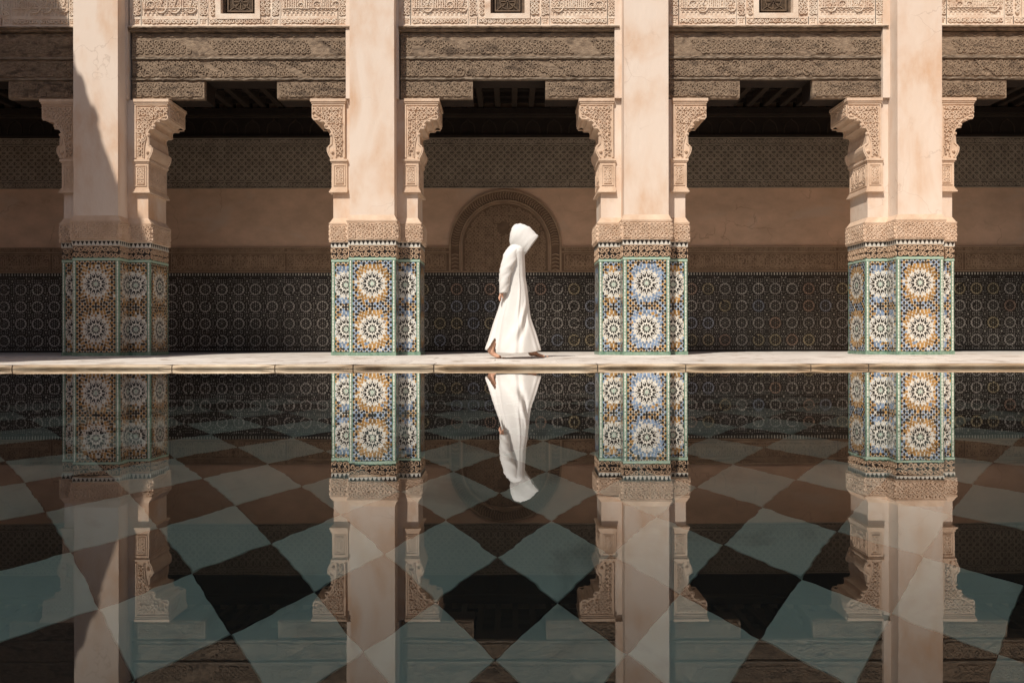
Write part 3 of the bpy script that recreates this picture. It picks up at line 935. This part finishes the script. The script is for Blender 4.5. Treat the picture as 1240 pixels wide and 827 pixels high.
def make_upper(cx, where, seed):
    rnd = random.Random(seed + 50)
    t = empty('carved_stucco_wall', (cx, DP, 4.74), 'carved stucco wall with grilled window, ' + where, 'wall', 'carved stucco walls above the lintels', 'thing')
    y = DM - .03; zb = 4.785
    def fin(mb, nm, m, stuff=False, par=t):
        mb.v = [(a, b, c - 4.74) for a, b, c in mb.v]
        return mb.build(nm, m, par, stuff=stuff)
    W0, W1 = -.265, .225         # window opening
    zw0, zw1 = 4.955, 5.75
    mb = MB()
    for a, b, c, d in ((-HB - .02, W0, zb, 8.5), (W1, HB + .02, zb, 8.5), (W0, W1, zb, zw0), (W0, W1, zw1, 8.5)): mb.box(a, b, y, y + .35, c, d)
    fin(mb, 'wall_body', M['stucco_pale'])
    mb = MB()
    mb.box(-HB - .02, HB + .02, y - .034, y + .3, 4.768, 4.786)
    fin(mb, 'ledge', M['stucco_pale'])
    mb = MB(); uneven(mb, -HB - .02, HB + .02, y - .055, 4.745, 4.767, 50, .004, rnd, back=.2); uneven(mb, -HB - .02, HB + .02, y - .02, 4.712, 4.743, 50, .004, rnd, back=.2)
    fin(mb, 'drip_board', M['wood'])
    fr = Fr((0, y, 0), (1, 0, 0), (0, -1, 0))
    cols = [(-1.52, -1.425), (-1.395, -.60), (-.565, -.465), (-.435, .435), (.465, .565), (.60, 1.395), (1.425, 1.52)]
    zr = (zb + .02, 4.90); zt = (4.915, 6.0)
    mb = MB()
    for a, b in cols:           # raised fillets
        frame_rect(mb, fr, a - .02, b + .02, zr[0] - .012, zr[1] + .008, .020, .009)
        if not (a < 0 < b): frame_rect(mb, fr, a - .02, b + .02, zt[0] - .006, zt[1], .020, .009)
    fin(mb, 'fillet', M['stucco_pale'], True)
    mb = MB()
    for k, (a, b) in enumerate(cols):
        wide = b - a > .3
        if wide: vines(mb, fr, a + .005, b - .005, zr[0] + .012, zr[1] - .012, .062, .013, .024, rnd)
        else:
            c = (a + b) / 2; cv = (zr[0] + zr[1]) / 2
            for q in range(4): leaf(mb, fr, c, cv, q * PI / 2 + PI / 4, .052, .034, .016)
            for q in range(4): leaf(mb, fr, c, cv, q * PI / 2, .04, .016, .012)
            vines(mb, fr, a, b, zt[0] + .02, zt[1] - .03, .062, .012, .024, rnd)
        if k in (1, 5):
            script(mb, fr, a + .01, b - .01, zt[0] + .03, zt[0] + .42, .026, rnd, wd=.014)
            # little blind arcade along its foot
            u = a + .03
            while u < b - .06:
                ribbon(mb, fr, [(u, zt[0] + .02), (u, zt[0] + .06), (u + .022, zt[0] + .075), (u + .044, zt[0] + .06), (u + .044, zt[0] + .02)], .009, .012); u += .062
            vines(mb, fr, a + .005, b - .005, zt[0] + .09, zt[0] + .44, .06, .011, .014, rnd)
            vines(mb, fr, a + .005, b - .005, zt[0] + .5, zt[1] - .03, .08, .018, .014, rnd)
        if k == 3:
            for c0, c1 in ((a, W0 - .08), (W1 + .08, b)):
                vines(mb, fr, c0, c1, zt[0] + .03, zt[1] - .03, .062, .012, .024, rnd)
    fin(mb, 'carving', M['stucco_pale'], True)
    # window
    mb = MB(); frame_rect(mb, fr, W0 - .075, W1 + .075, zw0 - .075, zw1 + .075, .075, .03); wn = fin(mb, 'window', M['stucco_pale'])
    mb = MB(); yy = y + .10
    f2 = Fr((0, yy, 0), (1, 0, 0), (0, -1, 0))
    frame_rect(mb, f2, W0, W1, zw0, zw1, .035, .03, h0=-.02); frame_rect(mb, f2, W0 + .06, W1 - .06, zw0 + .07, zw1 - .07, .018, .025, h0=-.02)
    fin(mb, 'window_frame', M['grille'], par=wn)
    mb = MB(); u = W0 + .045
    f3 = Fr((0, yy + .012, 0), (1, 0, 0), (0, -1, 0))
    while u < W1 - .03:
        ribbon(mb, f3, [(u, zw0 + .03), (u, zw1 - .03)], .007, .008); u += .019
    v = zw0 + .04
    while v < zw1 - .03:
        ribbon(mb, f3, [(W0 + .03, v), (W1 - .03, v)], .007, .009); v += .019
    cx0 = (W0 + W1) / 2
    for cv in (zw0 + .22, zw0 + .5):
        ribbon(mb, f3, disc(cx0, cv, .11, 24) + disc(cx0, cv, .11, 24)[:1], .016, .02)
        for q in range(8): ribbon(mb, f3, [(cx0, cv), (cx0 + .11 * math.cos(q * PI / 4), cv + .11 * math.sin(q * PI / 4))], .013, .02)
    ribbon(mb, f3, [(W0 + .08, zw0 + .09), (cx0, zw0 + .22), (W1 - .08, zw0 + .09)], .016, .02)
    fin(mb, 'grille', M['grille'], True, wn)
    mb = MB(); mb.box(W0, W1, yy + .03, yy + .06, zw0, zw1); fin(mb, 'dark_backing', M['pit'], par=wn)
    return t


for k, (cx, wh) in enumerate(bays):
    make_lintel(cx, wh, 100 + k)
    make_upper(cx, wh, 200 + k)

# ------------------------------------------------------------------ gallery wall, ceiling
gw = empty('gallery_wall', (0, DW, 0), kind='structure')
XW = 10.8
def W(mb, nm, m, stuff=False, smooth=False): 
    mb.v = [(a, b - DW, c) for a, b, c in mb.v]
    return mb.build(nm, m, gw, stuff=stuff, smooth=smooth)
mb = MB(); mb.box(-12, 12, DW, DW + .5, -.05, 5.2); W(mb, 'plaster', M['wallplaster'])
fr = Fr((0, DW, 0), (1, 0, 0), (0, -1, 0))
rnd = random.Random(3)
mb = MB(); wall_zellige(mb, fr, -XW, XW, ZD + .03, 1.425, rnd)
W(mb, 'zellige_dado', [M['w_ground'], M['w_grey'], M['w_olive'], M['w_blue'], M['w_rust'], M['w_pale']], True)
mb = MB(); mb.box(-XW, XW, DW - .012, DW - .001, 1.425, 1.51)
u = -XW
while u < XW:
    mb.poly([fr.p(u + .004, 1.500, .015), fr.p(u + .026, 1.500, .015), fr.p(u + .026, 1.455, .015), fr.p(u + .004, 1.455, .015)][::-1], 1); u += .052
W(mb, 'tooth_band', [M['w_ground'], M['w_pale']])
mb = MB(); mb.box(-XW, XW, DW - .006, DW, ZD, ZD + .03); W(mb, 'skirting', M['g_black'])
# frieze with script, broken by the arch
XA = X(612, DW); RA = 1.02
mb = MB()
ivs = [(-XW, XA - RA + .03), (XA + RA - .03, XW)]
for a, b in ivs:
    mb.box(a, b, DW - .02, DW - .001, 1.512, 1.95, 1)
    for z0_, z1_, e in ((1.512, 1.53, .034), (1.865, 1.885, .034), (1.95, 1.972, .040), (1.885, 1.893, .026)): mb.box(a, b, DW - e, DW - .001, z0_, z1_, skip='')
fr2 = Fr((0, DW - .02, 0), (1, 0, 0), (0, -1, 0))
cuts = [-10.8, -8.35, -6.2, -4.1, -2.75, -1.05 + XA]
segs = list(zip(cuts[:-1], cuts[1:])) + [(XA + 1.05, 2.3), (2.3, 3.1), (3.1, 5.9), (5.9, 7.2), (7.2, 8.2), (8.2, 10.8)]
for a, b in segs:
    frame_rect(mb, fr2, a + .02, b - .02, 1.55, 1.85, .012, .008)
    script(mb, fr2, a + .05, b - .05, 1.57, 1.83, .012, rnd, wd=.019)
    vines(mb, fr2, a + .04, b - .04, 1.57, 1.83, .09, .013, .008, rnd)
    vines(mb, fr2, a + .02, b - .02, 1.90, 1.945, .045, .010, .008, rnd)
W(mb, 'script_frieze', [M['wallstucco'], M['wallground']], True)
# arch niche
mb = MB(); zc = Z(298, DW); N = 40; ZF = 1.512
def arc(r, N=N): return [(XA + r * math.cos(PI * i / N), zc + r * math.sin(PI * i / N)) for i in range(N + 1)]
def archband(mb, r0, r1, h, m=0):
    o_ = [(XA + r1, ZF)] + arc(r1) + [(XA - r1, ZF)]; i_ = [(XA + r0, ZF)] + arc(r0) + [(XA - r0, ZF)]
    for k in range(len(o_) - 1):
        a, b, c, d = o_[k], o_[k + 1], i_[k + 1], i_[k]
        mb.poly([fr.p(*a, h), fr.p(*b, h), fr.p(*c, h), fr.p(*d, h)], m)
        mb.poly([fr.p(*a, 0), fr.p(*b, 0), fr.p(*b, h), fr.p(*a, h)], m); mb.poly([fr.p(*d, h), fr.p(*c, h), fr.p(*c, 0), fr.p(*d, 0)], m)
archband(mb, RA - .035, RA, .045); archband(mb, RA - .215, RA - .185, .040); archband(mb, RA - .25, RA - .235, .030); archband(mb, RA - .185, RA - .035, .012, 1)
for k in range(60):      # chevrons in the band
    a = PI * (k + .5) / 60; c, s = math.cos(a), math.sin(a)
    p0 = (XA + (RA - .175) * c, zc + (RA - .175) * s); p1 = (XA + (RA - .11) * math.cos(a + .022), zc + (RA - .11) * math.sin(a + .022)); p2 = (XA + (RA - .045) * c, zc + (RA - .045) * s)
    ribbon(mb, fr, [p0, p1, p2], .016, .026, h0=.012)
for q in (-1, 1):
    for k in range(5): ribbon(mb, fr, [(XA + q * (RA - .175), ZF + .03 + k * .07), (XA + q * (RA - .11), ZF + .055 + k * .07), (XA + q * (RA - .045), ZF + .03 + k * .07)], .020, .034, h0=.012)
mb.box(XA - RA, XA + RA, DW - .03, DW - .001, 1.512, 1.535)
W(mb, 'arch_moulding', [M['wallstucco'], M['wallground']])
mb = MB(); rI = RA - .25
mb.poly([fr.p(*p, .004) for p in [(XA - rI, ZF), (XA + rI, ZF)] + arc(rI)], 1)
fr3 = Fr((0, DW - .004, 0), (1, 0, 0), (0, -1, 0))
inside = lambda u, v: (v > ZF + .04 and abs(u - XA) < rI - .03) if v < zc else math.hypot(u - XA, v - zc) < rI - .03
inn = lambda u, v: inside(u, v) and math.hypot(u - X(610, DW), v - Z(276, DW)) > .11
vines(mb, fr3, XA - rI, XA + rI, ZF + .03, zc + rI, .07, .014, .012, rnd, inn)
for r_, h_ in ((.085, .02), (.05, .03)):
    D = disc(X(610, DW), Z(276, DW), r_, 20); cc = (X(610, DW), Z(276, DW))
    top = [fr3.p(u, v, h_) for u, v in D]; bs = [fr3.p(u, v, 0) for u, v in D]; mb.poly(top, 1)
    for i in range(20): mb.poly([bs[i], bs[(i + 1) % 20], top[(i + 1) % 20], top[i]], 1)
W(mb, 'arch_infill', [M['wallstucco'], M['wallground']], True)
# diaper frieze
Z0, Z1 = 3.035, 3.955
mb = MB(); mb.box(-XW, XW, DW - .012, DW - .001, Z0, Z1, 1)
fr4 = Fr((0, DW - .012, 0), (1, 0, 0), (0, -1, 0))
for z_, h_ in ((Z0, .022), (Z0 + .12, .012), (3.815, .016), (Z1 - .022, .020)): mb.box(-XW, XW, DW - .012 - h_, DW - .011, z_, z_ + .014)
a0, a1 = Z0 + .14, 3.81; nr = 5; P = (a1 - a0) / nr
kx = int(2 * XW / P)
for k in range(kx + 1):
    for j in range(nr):
        x = -XW + k * P; y_ = a0 + j * P
        if abs(x) > 9.9: continue
        ribbon(mb, fr4, [(x, y_), (x + P, y_ + P)], .014, .010); ribbon(mb, fr4, [(x + P, y_), (x, y_ + P)], .014, .0094)
        D = disc(x + P / 2, y_ + P / 2, P * .33, 8, PI / 8); ribbon(mb, fr4, D + D[:1], .012, .0088)
        D = disc(x, y_, P * .23, 8, PI / 8); D = [q for q in D if a0 <= q[1] <= a1]
        if len(D) > 4: ribbon(mb, fr4, D, .012, .0082)
vines(mb, fr4, -9.9, 9.9, 3.835, 3.93, .075, .015, .008, rnd); vines(mb, fr4, -9.9, 9.9, Z0 + .022, Z0 + .115, .075, .013, .008, rnd)
W(mb, 'diaper_frieze', [M['lattice'], M['lattice_back']], True)
# painted wooden band and cornice
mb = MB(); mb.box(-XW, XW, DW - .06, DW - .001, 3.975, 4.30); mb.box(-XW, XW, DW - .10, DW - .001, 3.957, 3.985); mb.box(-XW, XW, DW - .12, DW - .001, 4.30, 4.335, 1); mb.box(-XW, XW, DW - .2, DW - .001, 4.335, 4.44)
fr5 = Fr((0, DW - .06, 0), (1, 0, 0), (0, -1, 0))
u = -9.9
while u < 9.9:
    pts = [(u + .14 - .13 * math.cos(a), 4.02 + .22 * math.sin(a) ** .7 + (.03 if abs(a - PI / 2) < .2 else 0)) for a in [PI * i / 12 for i in range(13)]]
    ribbon(mb, fr5, pts, .02, .012, 1); u += .39
W(mb, 'painted_band', [M['wood_dark_shade'], M['wood_paint']], True)

ce = empty('gallery_ceiling', (0, DP, 4.5), kind='structure')
mb = MB(); mb.box(-12, 12, DM + .2, DW - DP + .2, .10, .22); mb.build('ceiling_boards', M['wood_dark_shade'], ce)
mb = MB(); mb.cbox(-.05, .05, DM + .43, DW - DP - .02, -.04, .12, .008); j0 = None
for k in range(-33, 34):
    if j0 is None: j0 = j = mb.build('joist', M['wood_paint'], ce)
    else: j = j0.copy(); COL.objects.link(j); j.parent = ce
    j.location = (k * .30 + .05, 0, 0)
mb = MB()
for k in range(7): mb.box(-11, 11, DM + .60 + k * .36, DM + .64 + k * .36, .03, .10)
mb.build('battens', M['wood_dark_shade'], ce)
# roof over the upper floor
mb = MB(); mb.box(-11, 11, DP + DM + .1, DW + .5, 8.2, 8.6); tag(mb.build('upper_roof', M['wallplaster']), kind='structure')

# ------------------------------------------------------------------ the other sides of the courtyard
def wing(name, x0, x1, y0, y1, h, label, eave):
    t = empty(name, ((x0 + x1) / 2, (y0 + y1) / 2, 0), label, 'building')
    lx, ly = -(x0 + x1) / 2, -(y0 + y1) / 2
    def fin(mb, nm, m):
        mb.v = [(a + lx, b + ly, c) for a, b, c in mb.v]; return mb.build(nm, m, t)
    mb = MB(); mb.box(x0, x1, y0, y1, -.05, h - .35); fin(mb, 'wall', M['wing'] if x0 > 0 else M['shaft'])
    a0, a1, b0, b1 = x0 - eave[0], x1 + eave[1], y0 - eave[2], y1 + eave[3]
    mb = MB(); mb.box(a0, a1, b0, b1, h - .35, h - .1); fin(mb, 'eave', M['wood'])
    mb = MB(); mb.box(a0, a1, b0, b1, h - .098, h); fin(mb, 'roof', M['roof'])
    if x1 < 0:          # uneven tile ends over the eave
        mb = MB(); yy = b0; rr = random.Random(9)
        while yy < b1 - .1: mb.box(a1 + .002, a1 + .03 + rr.random() ** 2 * .09, yy, yy + .13, h - .09, h - .01); yy += .16
        fin(mb, 'tile_ends', M['roof'])['kind'] = 'stuff'
    return t

wing('courtyard_wing', -13, -8.10, 3.8, 10.9, 9.2, 'tall plaster wing left of the pool that shades the leftmost pillar', (0, .10, .06, 0))
wing('courtyard_wing', 8.6, 13, -4, 10.9, 7.6, 'sunlit plaster wing closing the right side of the courtyard', (.5, 0, 0, 0))
wing('courtyard_wing', -13, 13, -9, -4.2, 6.5, 'plaster wing closing the courtyard behind the viewer', (0, 0, 0, .6))

# ------------------------------------------------------------------ the walker
YP_ = 9.75; KP = YP_ / F
def U(u): return (560 + u / 4.35 - 620) * KP
def V(v): return CAMZ + (HZ - (260 + v / 4.35)) * KP
zg = zdk(YP_)
root = empty('person', (U(260), YP_, zg), 'person in a long white hooded robe walking barefoot to the right along the pool edge', 'person')
OFF = Vector((U(260), YP_, zg))
def PP(u, v, y): return Vector((U(u), YP_ + y, V(v))) - OFF

def skin(name, verts, edges, radii, rootv, m, sub=2):
    me = bpy.data.meshes.new(name); me.from_pydata([tuple(v) for v in verts], edges, []); o = bpy.data.objects.new(name, me); COL.objects.link(o)
    md = o.modifiers.new('Skin', 'SKIN'); md.use_smooth_shade = True
    for i, sv in enumerate(me.skin_vertices[0].data):
        r = radii[i]; sv.radius = r if isinstance(r, tuple) else (r, r); sv.use_root = (i == rootv)
    s = o.modifiers.new('Sub', 'SUBSURF'); s.levels = sub; s.render_levels = sub
    me.materials.append(m); o.parent = root
    return o

S = []; E = []; RD = []
def sv(p, r, par=None):
    S.append(p); RD.append(r); i = len(S) - 1
    if par is not None: E.append((par, i))
    return i
pel = sv(PP(272, 415, 0), (.13, .11))
waist = sv(PP(275, 360, 0), (.12, .10), pel); chest = sv(PP(277, 270, 0), (.14, .11), waist); sh = sv(PP(276, 205, 0), (.12, .09), chest)
neck = sv(PP(290, 168, 0), .055, sh); h1 = sv(PP(305, 140, 0), (.075, .085), neck); h2 = sv(PP(308, 105, 0), (.085, .095), h1); h3 = sv(PP(304, 80, 0), (.06, .065), h2)
# near arm (camera side), hanging slightly back
s1 = sv(PP(262, 212, -.15), .052, sh); e1 = sv(PP(236, 318, -.19), .038, s1); w1 = sv(PP(212, 405, -.17), .024, e1)
pm = sv(PP(204, 425, -.165), (.032, .018), w1); pk = sv(PP(199, 437, -.162), (.030, .014), pm)
for q, (du, dv, dy) in enumerate(((-8, 20, -.022), (-5, 24, -.008), (-2, 22, .007), (2, 17, .020))):
    f1 = sv(PP(199 + du * .5, 437 + dv * .5, -.162 + dy), .0085, pk); sv(PP(199 + du * .7 + 5, 437 + dv, -.162 + dy), .0068, f1)
t1 = sv(PP(212, 432, -.185), .010, pm); sv(PP(214, 446, -.188), .008, t1)
# far arm swinging forward
s2 = sv(PP(285, 212, .15), .052, sh); e2 = sv(PP(290, 318, .19), .038, s2); w2 = sv(PP(312, 395, .17), .024, e2)
pm2 = sv(PP(318, 415, .165), (.032, .018), w2); pk2 = sv(PP(321, 430, .162), (.03, .014), pm2)
for dy in (-.022, -.008, .007, .02):
    f1 = sv(PP(324, 442, .162 + dy), .0085, pk2); sv(PP(322, 452, .162 + dy), .0068, f1)
t2 = sv(PP(328, 420, .185), .010, pm2); sv(PP(332, 432, .188), .008, t2)
# legs: rear leg (near side) pushing off, front leg landing
k1 = sv(PP(222, 575, -.07), .058, sv(PP(262, 450, -.08), .085, pel)); c1 = sv(PP(185, 640, -.07), .054, k1); a1 = sv(PP(147, 716, -.07), .035, c1)
hl = sv(PP(134, 728, -.07), .030, a1); ft = sv(PP(172, 739, -.07), (.032, .029), a1); sv(PP(206, 751, -.075), (.036, .016), ft)
k2 = sv(PP(325, 575, .07), .058, sv(PP(285, 450, .08), .085, pel)); c2 = sv(PP(352, 650, .07), .052, k2); a2 = sv(PP(366, 722, .07), .034, c2)
sv(PP(354, 744, .07), .030, a2); ft2 = sv(PP(400, 741, .07), (.030, .026), a2); sv(PP(436, 748, .07), (.034, .015), ft2)
skin('body', S, E, RD, 0, M['skin'], 2)
# toes, each on its foot
for cu, cv, cy, dr in ((211, 753, -.078, 1), (443, 747, .067, 0)):
    for q in range(5):
        a = PP(cu, cv, cy - .028 + q * .014); b = PP(cu + 12 - abs(q - (1 if dr else 3)) * 2.2, cv + 1.5, cy - .028 + q * .014)
        skin('toe', [a, b], [(0, 1)], [.010, .0078], 0, M['skin'], 1)
# face: nose, eyes, mouth deep inside the hood
mb = MB()
def blob(mb, c, rx, ry, rz, n1=10, n2=8):
    n0 = len(mb.v)
    for j in range(n2 + 1):
        t = PI * j / n2
        for i in range(n1):
            a = 2 * PI * i / n1; mb.v.append((c[0] + rx * math.sin(t) * math.cos(a), c[1] + ry * math.sin(t) * math.sin(a), c[2] + rz * math.cos(t)))
    for j in range(n2):
        for i in range(n1):
            mb.f.append((n0 + j * n1 + i, n0 + j * n1 + (i + 1) % n1, n0 + (j + 1) * n1 + (i + 1) % n1, n0 + (j + 1) * n1 + i)); mb.m.append(0)
blob(mb, PP(346, 128, 0), .020, .015, .028); mb.build('nose', M['skin'], root, smooth=True)
mb = MB(); blob(mb, PP(341, 148, 0), .010, .026, .008); mb.build('mouth', mat('lips', (.35, .13, .10)), root, smooth=True)
for s in (-1, 1):
    mb = MB(); blob(mb, PP(338, 112, s * .032), .012, .015, .009); mb.build('eye', mat('eye_dark', (.05, .035, .03), rough=.3), root, smooth=True)

# robe
rows = [(158, 258, 306, .07), (168, 246, 318, .11), (182, 234, 325, .155), (200, 225, 328, .18), (235, 217, 329, .18), (275, 211, 331, .175), (330, 212, 333, .175), (385, 214, 342, .18), (440, 205, 348, .19),
        (500, 187, 354, .20), (545, 171, 361, .21), (580, 159, 373, .215), (610, 150, 384, .22), (640, 141, 394, .225), (665, 133, 401, .23), (690, 125, 408, .235), (708, 120, 413, .235), (722, 119, 415, .235)]
def interp(v):
    for (v0, a0, b0, c0), (v1, a1, b1, c1) in zip(rows[:-1], rows[1:]):
        if v <= v1: t = (v - v0) / (v1 - v0); return a0 + (a1 - a0) * t, b0 + (b1 - b0) * t, c0 + (c1 - c0) * t
    return rows[-1][1:]
NA = 128; NV = 96; mb = MB(); ring = []
fr_ = random.Random(4)
folds = [(fr_.uniform(0, 2 * PI), fr_.choice((3, 4, 5, 6, 8)), fr_.uniform(.3, 1)) for _ in range(7)]
for j in range(NV + 1):
    t = j / NV; v = 158 + (722 - 158) * t
    l, r, dp = interp(v); g = max(0, (t - .12)) ** 1.1
    row = []
    for i in range(NA):
        a = 2 * PI * i / NA
        f = 0
        for ph, nn, am in folds: f += .7 * am * math.sin(nn * a + ph + 2.2 * math.sin(t * 3 + ph))
        # sharp long folds running from the shoulder down to the hem
        for ca, wd_, am in ((-2.62, .09, .9), (-2.36, .07, -.8), (-2.12, .08, .6), (-1.35, .16, .35), (-.62, .13, .7), (-.38, .08, -.7), (-1.72, .22, -.25)):
            d = (a - 2 * PI if a > PI else a) - ca - .28 * (1 - t) * math.sin(ca * 3) 
            f += am * 3.4 * math.exp(-(d / wd_) ** 2)
        # broad hollow where the cloth wraps the forward thigh
        d = (a - 2 * PI if a > PI else a) - (-.46 - .79 * (t - .5) / .3)
        k_ = math.exp(-((t - .68) / .17) ** 2)
        f += k_ * (4.5 * math.exp(-((d + .16) / .16) ** 2) - 5.5 * math.exp(-((d - .10) / .15) ** 2))
        d = (a - 2 * PI if a > PI else a) - (-1.05 - .5 * t)
        f += 2.2 * math.exp(-(d / .07) ** 2) * min(1, t * 3) - 1.6 * math.exp(-((d - .12) / .08) ** 2) * min(1, t * 3)
        cx = (l + r) / 2; hw = (r - l) / 2
        c, s = math.cos(a), math.sin(a)
        sx = abs(c) ** .85 * (1 if c > 0 else -1)
        uu = cx + hw * sx * (1 + .012 * f * g * (1 - abs(c) ** 6)); yy = dp * s * (1 + .046 * f * (.18 + g))
        # hem rises a little at the front and at the back kick
        hem = 0
        if t > .9:
            q = (t - .9) / .1
            hem = -q * (8 * max(0, (uu - 360) / 55) + 12 * max(0, (165 - uu) / 45)) + q * 7 * math.exp(-((uu - 260) / 95) ** 2)
        wr = 5 * math.sin(v * .018 + uu * .045 + 2 * math.sin(a)) * t
        row.append(PP(uu, v + hem, yy + wr * .0012))
    ring.append(row)
for row in ring: mb.v += [tuple(p) for p in row]
def in_slit(p, v, a):
    u = (p.x + OFF.x) / KP * 1.0
    u = ((p.x + OFF.x) / KP + 620 - 560) * 4.35
    return v > 652 and a > PI and 128 + (722 - v) * .60 < u < 176
for j in range(NV):
    for i in range(NA):
        k = (i + 1) % NA; v = 158 + (722 - 158) * (j + .5) / NV
        if in_slit((ring[j][i] + ring[j + 1][k]) / 2, v, 2 * PI * (i + .5) / NA): continue
        mb.f.append((j * NA + k, j * NA + i, (j + 1) * NA + i, (j + 1) * NA + k)); mb.m.append(0)
robe = mb.build('robe', M['robe'], root, smooth=True)
sm = robe.modifiers.new('Solid', 'SOLIDIFY'); sm.thickness = .005; sm.offset = -1
sb = robe.modifiers.new('Sub', 'SUBSURF'); sb.levels = 1; sb.render_levels = 1

def tube(mb, secs, n_=28, fold=.0, ph=0):
    """secs: (centre, axis1 vector, axis2 vector) loops"""
    n0 = len(mb.v)
    for j, (c, a1, a2) in enumerate(secs):
        for i in range(n_):
            a = 2 * PI * i / n_; k = 1 + fold * (math.sin(3 * a + ph + j * .8) + .6 * math.sin(5 * a + j * 1.7) + .5 * math.sin(j * 2.1 + a))
            mb.v.append(tuple(c + (a1 * math.cos(a) + a2 * math.sin(a)) * k))
    for j in range(len(secs) - 1):
        for i in range(n_):
            k = (i + 1) % n_
            mb.f.append((n0 + j * n_ + i, n0 + j * n_ + k, n0 + (j + 1) * n_ + k, n0 + (j + 1) * n_ + i)); mb.m.append(0)
du = KP / 4.35
for side, path in (('near', [(272, 176, 20, .03, -.08), (263, 190, 30, .05, -.12), (253, 215, 35, .065, -.145), (247, 245, 36, .07, -.165), (240, 275, 35, .07, -.18), (231, 300, 33, .068, -.185), (226, 325, 29, .066, -.19), (224, 350, 27, .064, -.19), (222, 375, 25, .062, -.188), (220, 400, 22, .058, -.18), (219, 417, 20, .054, -.175)]),
                   ('far', [(285, 190, 28, .05, .12), (287, 245, 33, .065, .16), (290, 300, 31, .065, .18), (298, 350, 27, .06, .18), (308, 385, 23, .055, .175), (313, 402, 20, .05, .17)])):
    mb = MB(); secs = []
    pts = []
    for a, b in zip(path[:-1], path[1:]):
        for k in range(3): pts.append([a[i] + (b[i] - a[i]) * k / 3 for i in range(5)])
    pts.append(list(path[-1]))
    for (u, v, hw, hd, y) in pts:
        secs.append((PP(u, v, y), Vector((hw * du, 0, hw * du * .12)), Vector((0, hd, 0))))
    tube(mb, secs, 32, .055, 1.3)
    sl = mb.build('sleeve', M['robe'], root, smooth=True); q = sl.modifiers.new('Solid', 'SOLIDIFY'); q.thickness = .004
# hood: loops from the nape to the open front
hs = [((263, 73), (262, 78), .012), ((266, 66), (252, 100), .045), ((280, 54), (248, 135), .085), ((305, 47), (252, 166), .108), ((328, 52), (274, 186), .116), ((352, 65), (296, 199), .120), ((376, 87), (312, 208), .122), ((392, 104), (321, 213), .120), ((401, 113), (326, 215), .116)]
mb = MB(); secs = []
for (t_, b_, dpt) in hs:
    a = PP(*t_, 0); b = PP(*b_, 0); secs.append(((a + b) / 2, (a - b) / 2, Vector((0, -dpt, 0))))
fine = []
for s0, s1 in zip(secs[:-1], secs[1:]):
    for k in range(3): fine.append(tuple(s0[i].lerp(s1[i], k / 3) for i in range(3)))
fine.append(secs[-1])
tube(mb, fine, 40, .016, 1)
hd = mb.build('hood', M['robe'], root, smooth=True); q = hd.modifiers.new('Solid', 'SOLIDIFY'); q.thickness = .006
# the little peak at the back of the hood
mb = MB(); tube(mb, [(PP(292, 66, 0), Vector((-.01, 0, .042)), Vector((0, .05, 0))), (PP(278, 64, 0), Vector((0, 0, .030)), Vector((0, .038, 0))), (PP(268, 67, 0), Vector((.003, 0, .020)), Vector((0, .024, 0))), (PP(261, 72, 0), Vector((.004, 0, .011)), Vector((0, .012, 0))), (PP(257, 78, 0), Vector((0, 0, .002)), Vector((0, .002, 0)))], 14)
mb.build('hood_tip', M['robe'], root, smooth=True)
